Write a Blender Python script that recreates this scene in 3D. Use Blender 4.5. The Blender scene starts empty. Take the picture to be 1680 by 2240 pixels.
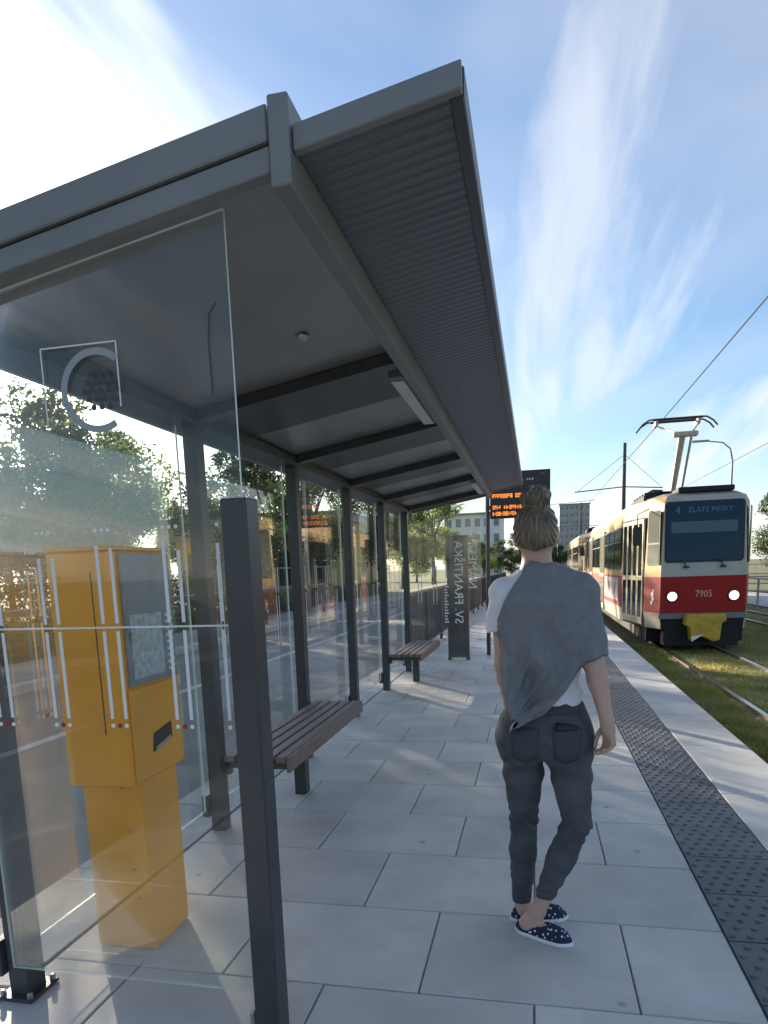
import bpy, bmesh, math, random
import numpy as np
from mathutils import Vector, Matrix
random.seed(7); rng = np.random.default_rng(7)
sc = bpy.context.scene
col = sc.collection

# ------------------------------------------------------------------ camera, sky, sun, exposure
CAM_H = 1.47
F_PX, CY_PX = 1517.3, 1494.9          # focal length and principal row in a 1680 x 2240 frame
YAW, PITCH, ROLL = math.radians(12.42), math.radians(9.22), math.radians(-1.956)
cam = bpy.data.cameras.new('camera'); cam_o = bpy.data.objects.new('camera', cam); col.objects.link(cam_o)
fw = Vector((-math.sin(YAW)*math.cos(PITCH), math.cos(YAW)*math.cos(PITCH), -math.sin(PITCH)))
r0 = Vector((math.cos(YAW), math.sin(YAW), 0)); u0 = r0.cross(fw)
rt = r0*math.cos(ROLL) + u0*math.sin(ROLL); up = -r0*math.sin(ROLL) + u0*math.cos(ROLL)
m = Matrix((rt, up, -fw)).transposed().to_4x4(); m.translation = (0, 0, CAM_H)
cam_o.matrix_world = m
cam.sensor_fit = 'HORIZONTAL'; cam.sensor_width = 36; cam.lens = 36*F_PX/1680
cam.shift_y = (CY_PX-1120)/1680; cam.clip_start = .05; cam.clip_end = 3000
sc.camera = cam_o
sc.render.resolution_x, sc.render.resolution_y = 768, 1024

SUN_EL, SUN_AZ = math.radians(14.0), math.radians(39.5)   # azimuth measured from +Y towards -X
sun_dir = Vector((-math.sin(SUN_AZ)*math.cos(SUN_EL), math.cos(SUN_AZ)*math.cos(SUN_EL), math.sin(SUN_EL)))
world = bpy.data.worlds.new('World'); sc.world = world; world.use_nodes = True
wn, wl = world.node_tree.nodes, world.node_tree.links
wn.clear()
def wnode(t, **k):
    n = wn.new(t)
    for a, b in k.items(): setattr(n, a, b)
    return n
sky = wnode('ShaderNodeTexSky', sky_type='NISHITA', sun_disc=False, sun_elevation=SUN_EL, sun_rotation=-SUN_AZ,
            air_density=1.0, dust_density=.5, ozone_density=3.0)
bg = wnode('ShaderNodeBackground'); bg.inputs[1].default_value = .075
wo = wnode('ShaderNodeOutputWorld')
tc = wnode('ShaderNodeTexCoord')
sep = wnode('ShaderNodeSeparateXYZ'); wl.new(tc.outputs['Generated'], sep.inputs[0])
def wmath(op, a, b=None, clamp=False):
    n = wnode('ShaderNodeMath', operation=op, use_clamp=clamp)
    for i, v in enumerate((a, b)):
        if v is None: continue
        if isinstance(v, (int, float)): n.inputs[i].default_value = v
        else: wl.new(v, n.inputs[i])
    return n.outputs[0]
zz = wmath('ADD', wmath('MAXIMUM', sep.outputs[2], 0.0), .12)
cx_, cy_ = wmath('DIVIDE', sep.outputs[0], zz), wmath('DIVIDE', sep.outputs[1], zz)
comb = wnode('ShaderNodeCombineXYZ'); wl.new(cx_, comb.inputs[0]); wl.new(cy_, comb.inputs[1])
# thin streaked high cloud: two stretched noises on the plane of the cloud layer
def streak(rot, sx, sy, scale, detail, lo, hi, off):
    mp = wnode('ShaderNodeMapping'); wl.new(comb.outputs[0], mp.inputs[0])
    mp.inputs['Rotation'].default_value = (0, 0, math.radians(rot)); mp.inputs['Scale'].default_value = (sx, sy, 1)
    mp.inputs['Location'].default_value = off
    nz = wnode('ShaderNodeTexNoise'); wl.new(mp.outputs[0], nz.inputs[0])
    nz.inputs['Scale'].default_value = scale; nz.inputs['Detail'].default_value = detail; nz.inputs['Roughness'].default_value = .55
    nz.inputs['Distortion'].default_value = .35
    mr = wnode('ShaderNodeMapRange', interpolation_type='SMOOTHSTEP'); wl.new(nz.outputs[0], mr.inputs[0])
    mr.inputs[1].default_value = lo; mr.inputs[2].default_value = hi
    return mr.outputs[0]
n1 = streak(-11, 2.2, .55, 1.0, 6, .25, .75, (3.1, 1.2, 0))
n2 = streak(-16, 6.0, .8, 1.0, 7, .30, .72, (7.7, 2.0, 0))
c2 = streak(14, .55, .45, .9, 5, .46, .78, (7.7, 2.0, 0))
mpb = wnode('ShaderNodeMapping'); wl.new(comb.outputs[0], mpb.inputs[0]); mpb.inputs['Rotation'].default_value = (0, 0, math.radians(-11))
sxb = wnode('ShaderNodeSeparateXYZ'); wl.new(mpb.outputs[0], sxb.inputs[0])
ph = wmath('MULTIPLY', wmath('ADD', wmath('SUBTRACT', sxb.outputs[0], .70), wmath('MULTIPLY', n1, .40)), 2*math.pi/1.05)
mrb = wnode('ShaderNodeMapRange', interpolation_type='SMOOTHSTEP'); wl.new(wmath('COSINE', ph), mrb.inputs[0]); mrb.inputs[1].default_value = -.75; mrb.inputs[2].default_value = 1.15
c3 = wmath('MULTIPLY', mrb.outputs[0], wmath('ADD', wmath('MULTIPLY', n2, .80), .16))
cl = wmath('MULTIPLY', wmath('MAXIMUM', c3, wmath('MULTIPLY', c2, .7)), .62)
# forward scattering makes the same cloud brighter towards the sun
dt = wnode('ShaderNodeVectorMath', operation='DOT_PRODUCT'); wl.new(tc.outputs['Generated'], dt.inputs[0]); dt.inputs[1].default_value = sun_dir
dpos = wmath('MAXIMUM', dt.outputs['Value'], 0.0)
gl = wmath('ADD', wmath('POWER', dpos, 26.0), wmath('MULTIPLY', wmath('POWER', dpos, 220.0), 8.0))
bright = wmath('ADD', wmath('MULTIPLY', gl, 10.0), 3.3)
hz = wmath('POWER', wmath('SUBTRACT', 1.0, wmath('MULTIPLY', wmath('MAXIMUM', sep.outputs[2], 0.0), 3.2), clamp=True), 2.0)
cl = wmath('ADD', wmath('MULTIPLY', hz, .55), wmath('ADD', cl, wmath('MULTIPLY', wmath('POWER', dpos, 30.0), .40)), clamp=True)
cc = wnode('ShaderNodeCombineColor')
wl.new(bright, cc.inputs[0]); wl.new(wmath('MULTIPLY', bright, 1.0), cc.inputs[1]); wl.new(wmath('MULTIPLY', bright, 1.03), cc.inputs[2])
mx = wnode('ShaderNodeMix', data_type='RGBA'); wl.new(cl, mx.inputs['Factor']); hsv = wnode('ShaderNodeHueSaturation'); hsv.inputs['Saturation'].default_value = 1.12; hsv.inputs['Value'].default_value = .57; wl.new(sky.outputs[0], hsv.inputs['Color']); wl.new(hsv.outputs[0], mx.inputs['A']); wl.new(cc.outputs[0], mx.inputs['B'])
wl.new(mx.outputs['Result'], bg.inputs[0]); wl.new(bg.outputs[0], wo.inputs[0])

sun = bpy.data.lights.new('sun', 'SUN'); sun.energy = 2.8; sun.angle = math.radians(.53); sun.color = (1.0, .86, .66)
sun_o = bpy.data.objects.new('sun', sun); col.objects.link(sun_o)
sun_o.rotation_euler = (-sun_dir).to_track_quat('-Z', 'Y').to_euler()
vs = sc.view_settings; vs.view_transform = 'Standard'; vs.look = 'None'; vs.gamma = 1; vs.use_curve_mapping = False
vs.exposure = 2.22
sc.render.engine = 'CYCLES'
sc.cycles.use_denoising = True; sc.cycles.max_bounces = 10; sc.cycles.transparent_max_bounces = 24
sc.cycles.sample_clamp_indirect = 6

# ------------------------------------------------------------------ helpers
def mat(name, base, rough=.6, metal=0., spec=.5, var=0., vscale=8., bump=0., bscale=60., col2=None, objvar=0., emit=None, estr=0., coat=0., vdetail=4):
    mt = bpy.data.materials.new(name); mt.use_nodes = True
    n, l = mt.node_tree.nodes, mt.node_tree.links
    b = n['Principled BSDF']
    b.inputs['Base Color'].default_value = (*base, 1); b.inputs['Roughness'].default_value = rough
    b.inputs['Metallic'].default_value = metal; b.inputs['Specular IOR Level'].default_value = spec
    b.inputs['Coat Weight'].default_value = coat; b.inputs['Coat Roughness'].default_value = .08
    if emit: b.inputs['Emission Color'].default_value = (*emit, 1); b.inputs['Emission Strength'].default_value = estr
    tcn = n.new('ShaderNodeTexCoord'); out = None
    if var or col2:
        nz = n.new('ShaderNodeTexNoise'); nz.inputs['Scale'].default_value = vscale; nz.inputs['Detail'].default_value = vdetail
        l.new(tcn.outputs['Object'], nz.inputs[0])
        r = n.new('ShaderNodeValToRGB'); l.new(nz.outputs[0], r.inputs[0])
        c2 = col2 or tuple(c*(1+var) for c in base); c1 = base if col2 else tuple(c*(1-var) for c in base)
        r.color_ramp.elements[0].position = .32; r.color_ramp.elements[1].position = .68
        r.color_ramp.elements[0].color = (*c1, 1); r.color_ramp.elements[1].color = (*c2, 1)
        out = r.outputs[0]; l.new(out, b.inputs['Base Color'])
        mr = n.new('ShaderNodeMapRange'); l.new(nz.outputs[0], mr.inputs[0])
        mr.inputs[3].default_value = max(0, rough-.08); mr.inputs[4].default_value = min(1, rough+.08); l.new(mr.outputs[0], b.inputs['Roughness'])
    if objvar:
        oi = n.new('ShaderNodeObjectInfo'); mr = n.new('ShaderNodeMapRange'); l.new(oi.outputs['Random'], mr.inputs[0])
        mr.inputs[3].default_value = 1-objvar; mr.inputs[4].default_value = 1+objvar
        hs = n.new('ShaderNodeHueSaturation'); l.new(mr.outputs[0], hs.inputs['Value'])
        if out: l.new(out, hs.inputs['Color'])
        else: hs.inputs['Color'].default_value = (*base, 1)
        l.new(hs.outputs[0], b.inputs['Base Color'])
    if bump:
        nb = n.new('ShaderNodeTexNoise'); nb.inputs['Scale'].default_value = bscale; nb.inputs['Detail'].default_value = 3; l.new(tcn.outputs['Object'], nb.inputs[0])
        bp = n.new('ShaderNodeBump'); bp.inputs['Strength'].default_value = bump; bp.inputs['Distance'].default_value = .01
        l.new(nb.outputs[0], bp.inputs['Height']); l.new(bp.outputs[0], b.inputs['Normal'])
    return mt

def glass_mat(name, tint, boost=1.0, ior=1.5, dirt_glare=.02):
    mt = bpy.data.materials.new(name); mt.use_nodes = True
    n, l = mt.node_tree.nodes, mt.node_tree.links; n.clear()
    o = n.new('ShaderNodeOutputMaterial'); t = n.new('ShaderNodeBsdfTransparent'); t.inputs[0].default_value = (*tint, 1)
    g = n.new('ShaderNodeBsdfGlossy'); g.inputs['Roughness'].default_value = .004; g.inputs[0].default_value = (1, 1, 1, 1)
    fr = n.new('ShaderNodeFresnel'); fr.inputs[0].default_value = ior
    mu = n.new('ShaderNodeMath'); mu.operation = 'MULTIPLY'; mu.use_clamp = True; mu.inputs[1].default_value = boost; l.new(fr.outputs[0], mu.inputs[0])
    mx = n.new('ShaderNodeMixShader'); l.new(mu.outputs[0], mx.inputs[0]); l.new(t.outputs[0], mx.inputs[1]); l.new(g.outputs[0], mx.inputs[2])
    d = n.new('ShaderNodeBsdfDiffuse'); d.inputs[0].default_value = (.8, .8, .78, 1)
    tl = n.new('ShaderNodeBsdfTranslucent'); tl.inputs[0].default_value = (.8, .8, .78, 1)
    ad = n.new('ShaderNodeMixShader'); ad.inputs[0].default_value = .6; l.new(d.outputs[0], ad.inputs[1]); l.new(tl.outputs[0], ad.inputs[2])
    tcn = n.new('ShaderNodeTexCoord'); nz = n.new('ShaderNodeTexNoise'); nz.inputs['Scale'].default_value = 3.; nz.inputs['Detail'].default_value = 6; l.new(tcn.outputs['Object'], nz.inputs[0])
    mr = n.new('ShaderNodeMapRange'); l.new(nz.outputs[0], mr.inputs[0]); mr.inputs[1].default_value = .35; mr.inputs[2].default_value = .75; mr.inputs[3].default_value = dirt_glare*.3; mr.inputs[4].default_value = dirt_glare*1.6
    m2 = n.new('ShaderNodeMixShader'); l.new(mr.outputs[0], m2.inputs[0]); l.new(mx.outputs[0], m2.inputs[1]); l.new(ad.outputs[0], m2.inputs[2])
    l.new(m2.outputs[0], o.inputs[0])
    return mt

class MB:
    def __init__(s): s.v = []; s.f = []; s.mi = []
    def add(s, vs_, fs, mi=0):
        o = len(s.v); s.v += [tuple(v) for v in vs_]; s.f += [tuple(i+o for i in f) for f in fs]; s.mi += [mi]*len(fs); return s
    def box(s, x0, x1, y0, y1, z0, z1, mi=0, M=None):
        vs_ = [Vector((x, y, z)) for z in (z0, z1) for y in (y0, y1) for x in (x0, x1)]
        if M is not None: vs_ = [M @ v for v in vs_]
        return s.add(vs_, [(0, 2, 3, 1), (4, 5, 7, 6), (0, 1, 5, 4), (2, 6, 7, 3), (0, 4, 6, 2), (1, 3, 7, 5)], mi)
    def tube(s, pts, rad, n=8, mi=0, caps=True):
        pts = [Vector(p) for p in pts]; rs = rad if isinstance(rad, (list, tuple)) else [rad]*len(pts)
        vs_, fs = [], []
        for i, p in enumerate(pts):
            t = (pts[min(i+1, len(pts)-1)]-pts[max(i-1, 0)]).normalized()
            a = t.cross(Vector((0, 0, 1))) if abs(t.z) < .95 else t.cross(Vector((0, 1, 0)))
            a.normalize(); b = t.cross(a)
            for k in range(n):
                q = 2*math.pi*(k+.5)/n; vs_.append(p+(a*math.cos(q)+b*math.sin(q))*rs[i])
        for i in range(len(pts)-1):
            for k in range(n):
                k2 = (k+1) % n; fs.append((i*n+k, i*n+k2, (i+1)*n+k2, (i+1)*n+k))
        if caps: fs += [tuple(range(n))[::-1], tuple(range((len(pts)-1)*n, len(pts)*n))]
        return s.add(vs_, fs, mi)
    def lathe(s, prof, c=(0, 0, 0), n=16, axis='Z', mi=0):
        vs_, fs = [], []
        for r, h in prof:
            for k in range(n):
                q = 2*math.pi*k/n; a, b = r*math.cos(q), r*math.sin(q)
                p = (a, b, h) if axis == 'Z' else ((a, h, b) if axis == 'Y' else (h, a, b))
                vs_.append(Vector(p)+Vector(c))
        for i in range(len(prof)-1):
            for k in range(n):
                k2 = (k+1) % n; fs.append((i*n+k, i*n+k2, (i+1)*n+k2, (i+1)*n+k))
        fs += [tuple(range(n))[::-1], tuple(range((len(prof)-1)*n, len(prof)*n))]
        return s.add(vs_, fs, mi)
    def prism(s, poly, h0, h1, axis='Y', mi=0):
        n = len(poly)
        f = {'Y': lambda p, h: (p[0], h, p[1]), 'X': lambda p, h: (h, p[0], p[1]), 'Z': lambda p, h: (p[0], p[1], h)}[axis]
        vs_ = [f(p, h0) for p in poly]+[f(p, h1) for p in poly]
        fs = [tuple(range(n))[::-1], tuple(range(n, 2*n))]+[(i, (i+1) % n, n+(i+1) % n, n+i) for i in range(n)]
        return s.add(vs_, fs, mi)
    def mesh(s, name, mats, smooth=False, bevel=0, recalc=True):
        me = bpy.data.meshes.new(name); me.from_pydata(s.v, [], s.f)
        for mt in (mats if isinstance(mats, (list, tuple)) else [mats]): me.materials.append(mt)
        me.polygons.foreach_set('material_index', s.mi)
        if recalc or bevel:
            bm = bmesh.new(); bm.from_mesh(me)
            if recalc: bmesh.ops.recalc_face_normals(bm, faces=bm.faces)
            if bevel: bmesh.ops.bevel(bm, geom=[e for e in bm.edges if len(e.link_faces) == 2 and e.calc_face_angle(0) > .5], offset=bevel, segments=1, affect='EDGES', clamp_overlap=True)
            bm.to_mesh(me); bm.free()
        if smooth: me.polygons.foreach_set('use_smooth', [True]*len(me.polygons))
        me.update(); return me
    def build(s, name, mats, parent=None, smooth=False, bevel=0, recalc=True, **k):
        return link(name, s.mesh(name, mats, smooth, bevel, recalc), parent, **k)

def link(name, me, parent=None, loc=None, rz=None, label=None, cat=None, group=None, kind=None):
    o = bpy.data.objects.new(name, me); col.objects.link(o)
    if parent: o.parent = parent
    if loc is not None: o.location = loc
    if rz is not None: o.rotation_euler[2] = rz
    tag(o, label, cat, group, kind); return o
def tag(o, label=None, cat=None, group=None, kind=None):
    for k, v in (('label', label), ('category', cat), ('group', group), ('kind', kind)):
        if v: o[k] = v
    return o
def thing(name, label, cat, loc=(0, 0, 0), rz=0, group=None): return link(name, None, None, loc, rz, label, cat, group)
def copy_tree(o, parent=None):
    c = o.copy(); col.objects.link(c); c.parent = parent
    for ch in o.children: copy_tree(ch, c)
    return c
def text_mesh(body, size, extrude=.001, mirror=False, align='CENTER'):
    cu = bpy.data.curves.new('t', 'FONT'); cu.body = body; cu.size = size; cu.extrude = extrude; cu.align_x = align; cu.align_y = 'CENTER'
    cu.resolution_u = 2
    o = bpy.data.objects.new('t', cu); col.objects.link(o)
    dg = bpy.context.evaluated_depsgraph_get(); me = bpy.data.meshes.new_from_object(o.evaluated_get(dg))
    bpy.data.objects.remove(o); bpy.data.curves.remove(cu)
    return me

# ------------------------------------------------------------------ materials
M = {}
M['asphalt'] = mat('asphalt', (.24, .235, .22), .78, var=.0, col2=(.34, .33, .30), vscale=1.3, bump=.9, bscale=140, vdetail=10)
M['paver'] = mat('paver', (.54, .52, .49), .62, col2=(.62, .60, .565), vscale=3.0, bump=.10, bscale=220, objvar=.10, vdetail=8)
M['kerb'] = mat('kerb', (.55, .54, .52), .75, var=.12, vscale=12, bump=.4, bscale=90, objvar=.06)
M['tactile'] = mat('tactile', (.085, .092, .105), .42, var=.2, vscale=7, bump=.2, bscale=120, objvar=.12)
M['joint'] = mat('joint', (.27, .26, .25), .9, var=.25, vscale=20)
M['anth'] = mat('anthracite_paint', (.048, .053, .056), .38, metal=.15, var=.12, vscale=6, bump=.03, bscale=300)
M['anth_light'] = mat('grey_coated_sheet', (.20, .205, .205), .42, metal=.2, var=.07, vscale=3)
M['soffit'] = mat('grey_soffit', (.30, .295, .28), .34, metal=.45, var=.1, vscale=2)
M['corr'] = mat('corrugated_metal', (.14, .148, .155), .36, metal=.5, var=.08, vscale=2)
M['steel'] = mat('steel', (.45, .45, .44), .32, metal=.9, var=.15, vscale=15)
M['glass'] = glass_mat('clear_glass', (.955, .965, .945), .40, dirt_glare=.022)  # end-pane film thickened to imitate a veil of sun glare
M['glass_back'] = glass_mat('clear_back_glass', (.955, .97, .96), .22, dirt_glare=.008)
M['glass_edge'] = mat('glass_edge', (.72, .80, .74), .25, emit=None)
M['print'] = mat('pale_print', (.70, .72, .72), .6)
M['print_red'] = mat('red_print', (.35, .02, .02), .6)
M['print_dark'] = mat('dark_print', (.05, .05, .05), .6)
M['yellow'] = mat('yellow_enamel', (.86, .36, .008), .32, var=.05, vscale=4, bump=.02, bscale=60, coat=.25)
M['grey_panel'] = mat('grey_panel', (.22, .25, .28), .35, var=.15, vscale=9)
M['black'] = mat('black_plastic', (.012, .012, .014), .4)
M['wood'] = mat('bench_wood', (.17, .12, .10), .55, col2=(.24, .175, .145), vscale=14, bump=.2, bscale=80, objvar=.12)
M['lamp_glass'] = mat('lamp_diffuser', (.62, .63, .62), .4)
M['led'] = mat('amber_led', (.2, .05, .0), .5, emit=(1.0, .25, .03), estr=.42)
M['brightwhite'] = mat('bright_white_print', (.92, .92, .90), .6)
M['white'] = mat('white_print', (.78, .78, .76), .5)

def add_stains(mt, scale, lo, hi, dark, small=True):
    # footfall grime and gum spots laid over the stone in place, across the joints
    n, l = mt.node_tree.nodes, mt.node_tree.links; b = n['Principled BSDF']; src = b.inputs['Base Color'].links[0].from_socket
    g = n.new('ShaderNodeNewGeometry'); nz = n.new('ShaderNodeTexNoise'); nz.inputs['Scale'].default_value = scale; nz.inputs['Detail'].default_value = 8; nz.inputs['Roughness'].default_value = .62; l.new(g.outputs['Position'], nz.inputs[0])
    mr = n.new('ShaderNodeMapRange'); l.new(nz.outputs[0], mr.inputs[0]); mr.inputs[1].default_value = lo; mr.inputs[2].default_value = hi; mr.inputs[3].default_value = dark; mr.inputs[4].default_value = 1.04
    v = n.new('ShaderNodeTexVoronoi'); v.inputs['Scale'].default_value = 2.6; l.new(g.outputs['Position'], v.inputs[0])
    m2 = n.new('ShaderNodeMapRange'); l.new(v.outputs['Distance'], m2.inputs[0]); m2.inputs[1].default_value = .035; m2.inputs[2].default_value = .06; m2.inputs[3].default_value = .62 if small else 1.0; m2.inputs[4].default_value = 1.0
    mu = n.new('ShaderNodeMath'); mu.operation = 'MULTIPLY'; l.new(mr.outputs[0], mu.inputs[0]); l.new(m2.outputs[0], mu.inputs[1])
    hs = n.new('ShaderNodeHueSaturation'); l.new(src, hs.inputs['Color']); l.new(mu.outputs[0], hs.inputs['Value']); l.new(hs.outputs[0], b.inputs['Base Color'])
add_stains(M['paver'], 2.2, .34, .62, .86); add_stains(M['tactile'], 3.0, .35, .65, .75, False); add_stains(M['kerb'], 3.0, .35, .6, .8)

# ------------------------------------------------------------------ ground, road, platform
def sheet(name, x0, x1, y0, y1, z, mt, **k):
    return MB().add([(x0, y0, z), (x1, y0, z), (x1, y1, z), (x0, y1, z)], [(0, 1, 2, 3)]).build(name, mt, recalc=False, **k)
M['soil'] = mat('grass_ground', (.075, .095, .028), .95, col2=(.27, .22, .08), vscale=.9, bump=.8, bscale=30, vdetail=8)
M['farground'] = mat('far_grass', (.07, .10, .03), .95, col2=(.15, .14, .06), vscale=.25, bump=.5, bscale=6, vdetail=8)
sheet('ground', -800, 800, -800, 1600, -.42, M['farground'], kind='structure')
sheet('road', -7.5, -2.32, -20, 260, -.17, M['asphalt'], kind='structure')
M['paint'] = mat('road_paint', (.62, .61, .58), .7, var=.15, vscale=9)
sheet('road_line', -5.08, -4.94, -20, 200, -.166, M['paint'], kind='structure')
MB().box(-9.6, -7.78, -20, 200, -.5, -.03).build('pavement', mat('far_pavement', (.33, .32, .30), .85, var=.12, vscale=2, bump=.3), kind='structure')
MB().box(-7.76, -7.5, -20, 200, -.5, -.035).build('kerb', M['kerb'], kind='structure', bevel=.01)
sheet('lawn', -60, -9.62, -20, 200, -.05, M['farground'], kind='structure')
# platform body; pavers, tactile tiles, edge slabs and kerb stones are its parts
plat = MB().box(-1.88, 1.63, -6, 90, -.5, -.012).build('platform', M['joint'], kind='structure')
YR0, DR = 2.797, .594
def slab_mesh(name, w, d, h, mt, bev=.004):
    return MB().box(-w/2, w/2, -d/2, d/2, -h, 0).mesh(name, mt, bevel=bev)
cache = {}
def slab(name, x0, x1, y0, y1, z, mt, gap=.007, h=.05):
    w, d = round(x1-x0-gap, 4), round(y1-y0-gap, 4); key = (name, w, d)
    if key not in cache: cache[key] = slab_mesh(name, w, d, h, mt)
    o = link(name, cache[key], plat, ((x0+x1)/2, (y0+y1)/2, z+random.uniform(-.0012, .0012)))
    o.rotation_euler = (random.uniform(-.0015, .0015), random.uniform(-.0015, .0015), random.uniform(-.002, .002))
for k in range(-7, 21):
    y0 = YR0+DR*k
    off = 0. if k % 2 == 0 else .345
    xs = [-1.86]
    x = -1.49 if k % 2 == 0 else -1.145
    while x < .70: xs.append(x); x += .745
    xs.append(.738)
    for a, b in zip(xs[:-1], xs[1:]): slab('paver', a, b, y0, y0+DR, 0, M['paver'])
# raised-stud tile
def tactile_mesh():
    b = MB(); s = .2025; b.box(-s, s, -s, s, -.05, -.001)
    n = 6
    for i in range(n):
        for j in range(n):
            cx, cy = (i-(n-1)/2)*.066+(.0165 if j % 2 else -.0165), (j-(n-1)/2)*.066
            b.lathe([(.0155, -.001), (.0125, .0035), (.006, .0048)], (cx, cy, 0), n=7)
    return b.mesh('tactile_tile', M['tactile'])
tm = tactile_mesh()
for k in range(44): link('tactile_tile', tm, plat, (.945, -1.6+.412*k, .001+random.uniform(-.001, .001)), rz=random.choice((0, math.pi)))
for k in range(15):
    y0 = 4.59+1.22*(k-5); slab('edge_slab', 1.157, 1.65, y0, y0+1.22, .0, M['paver'], h=.14)
for k in range(20):
    y0 = -3+1.0*k; slab('kerb_stone', -2.34, -1.875, y0, y0+1.0, -.004, M['kerb'], gap=.012, h=.3)
# beyond the single stones the surface carries the same bond as a texture
def far_paving():
    mt = bpy.data.materials.new('far_paving'); mt.use_nodes = True; n, l = mt.node_tree.nodes, mt.node_tree.links; b = n['Principled BSDF']
    t = n.new('ShaderNodeTexCoord'); bt = n.new('ShaderNodeTexBrick'); l.new(t.outputs['Object'], bt.inputs[0])
    bt.inputs['Scale'].default_value = 1; bt.inputs['Brick Width'].default_value = .745; bt.inputs['Row Height'].default_value = .594; bt.inputs['Mortar Size'].default_value = .008
    bt.inputs['Color1'].default_value = (.46, .465, .47, 1); bt.inputs['Color2'].default_value = (.52, .52, .515, 1); bt.inputs['Mortar'].default_value = (.22, .215, .21, 1)
    l.new(bt.outputs[0], b.inputs['Base Color']); b.inputs['Roughness'].default_value = .65; return mt
sheet('paving', -1.86, .738, 15.275, 90, 0, far_paving(), kind='structure')
sheet('tactile_strip', .74, 1.15, 16.33, 90, .001, M['tactile'], kind='structure')
sheet('platform_edge', 1.157, 1.645, 16.79, 90, 0, M['paver'], kind='structure')
sheet('roadside_kerb', -2.34, -1.875, 17.0, 90, -.004, M['kerb'], kind='structure')
sheet('track_bed', 1.6, 12, -20, 300, -.36, M['soil'], kind='structure')

# ------------------------------------------------------------------ shelter
ROOF_Y0, ROOF_Y1 = 1.86, 10.35
SL = .175
def zu(x): return 2.285+SL*(x+1.8)
shelter = thing('tram_shelter', 'grey metal tram stop shelter with sloping roof and clear glass walls', 'shelter', (-1.2, 6, 0))
SH = Vector((1.2, -6, 0))
def spart(mb, name, mt, parent=None, **k):
    o = mb.build(name, mt, parent or shelter, **k)
    if parent is None: o.location = SH
    return o
POST_Y = [1.99, 3.61, 5.20, 6.78, 8.36, 9.94]
for y in POST_Y:
    p = spart(MB().box(-1.845, -1.765, y-.045, y+.045, .0, 2.32), 'post', M['anth'], bevel=.004)
    spart(MB().box(-1.885, -1.846, y-.07, y+.07, .09, .22), 'clamp', M['anth'], p, bevel=.004)
    if y > 2.5: continue
    b = MB().box(-1.875, -1.735, y-.075, y+.075, .001, .014)
    spart(b, 'base_plate', M['anth'], p, bevel=.002)
    for sx, sy in ((-1.86, -.06), (-1.75, -.06), (-1.86, .06), (-1.75, .06)):
        spart(MB().lathe([(.011, .0), (.011, .028), (.006, .034)], (sx, y+sy, .001), n=6), 'anchor_bolt', M['steel'], p)
# end-wall posts that stop at shoulder height and clip the end glass
for y in (1.905,):
    p = spart(MB().box(-.865, -.785, y-.045, y+.045, 0, 1.685), 'short_post', M['anth'], bevel=.004)
    spart(MB().lathe([(.012, .0), (.012, .05), (.006, .058)], (-.905, y+.03, .001), n=6), 'anchor_bolt', M['steel'], p)
# glass
def pane(x0, x1, y0, y1, z0, z1, zt=None):
    b = MB()
    zt = zt or (lambda x: z1)
    vs_ = [(x0, y0, z0), (x1, y0, z0), (x0, y1, z0), (x1, y1, z0), (x0, y0, zt(x0)), (x1, y0, zt(x1)), (x0, y1, zt(x0)), (x1, y1, zt(x1))]
    fs = [(0, 2, 3, 1), (4, 5, 7, 6), (0, 1, 5, 4), (2, 6, 7, 3), (0, 4, 6, 2), (1, 3, 7, 5)]
    big = [2, 3] if abs(x1-x0) > abs(y1-y0) else [4, 5]
    for i, f in enumerate(fs): b.add([vs_[j] for j in f], [(0, 1, 2, 3)], 0 if i in big else 1)
    return spart(b, 'glass_pane', [M['glass'] if abs(x1-x0) > abs(y1-y0) else M['glass_back'], M['glass_edge']], recalc=False)
def stripes(p, groups, plane, zlo, zhi, zmid, axis):
    # pale printed bars in pairs with dots above and a red dot below
    for gx in groups:
        for d in (-.024, .024):
            for (a, c) in ((zlo, zmid-.012), (zmid+.012, zhi+random.uniform(-.02, .04))):
                b = MB()
                if axis == 'X': b.box(gx+d-.0055, gx+d+.0055, plane-.0012, plane, a, c)
                else: b.box(plane, plane+.0012, gx+d-.0055, gx+d+.0055, a, c)
                spart(b, 'printed_bar', M['print'], p)
        b = MB(); 
        for d in (-.024, .024):
            if axis == 'X': b.lathe([(.007, 0), (.007, .0012)], (gx+d, plane-.0012, zlo-.022), n=8, axis='Y')
            else: b.lathe([(.007, 0), (.007, .0012)], (plane, gx+d, zlo-.022), n=8, axis='X')
        spart(b, 'printed_dots', M['white'], p, kind='stuff')
        b = MB()
        if axis == 'X': b.lathe([(.0085, 0), (.0085, .0012)], (gx, plane-.0012, zlo-.022), n=8, axis='Y')
        else: b.lathe([(.0085, 0), (.0085, .0012)], (plane, gx, zlo-.022), n=8, axis='X')
        spart(b, 'printed_dot', M['print_red'], p)
        b = MB()
        for d in (-.022, 0, .022):
            if axis == 'X': b.lathe([(.006, 0), (.006, .0012)], (gx+d, plane-.0012, zhi+.06), n=6, axis='Y')
            else: b.lathe([(.006, 0), (.006, .0012)], (plane, gx+d, zhi+.06), n=6, axis='X')
        spart(b, 'printed_dots', M['white'], p, kind='stuff')
for i in range(len(POST_Y)-1):
    p = pane(-1.868, -1.858, POST_Y[i]+.075, POST_Y[i+1]-.075, .13, 2.285)
    L = POST_Y[i+1]-POST_Y[i]
    stripes(p, [POST_Y[i]+L*t for t in (.2, .4, .6, .8)], -1.8575, .98, 1.52, 1.33, 'Y')
pf = pane(-1.80, -.825, 1.925, 1.935, .13, 2.48, lambda x: zu(x)-.004)
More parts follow.
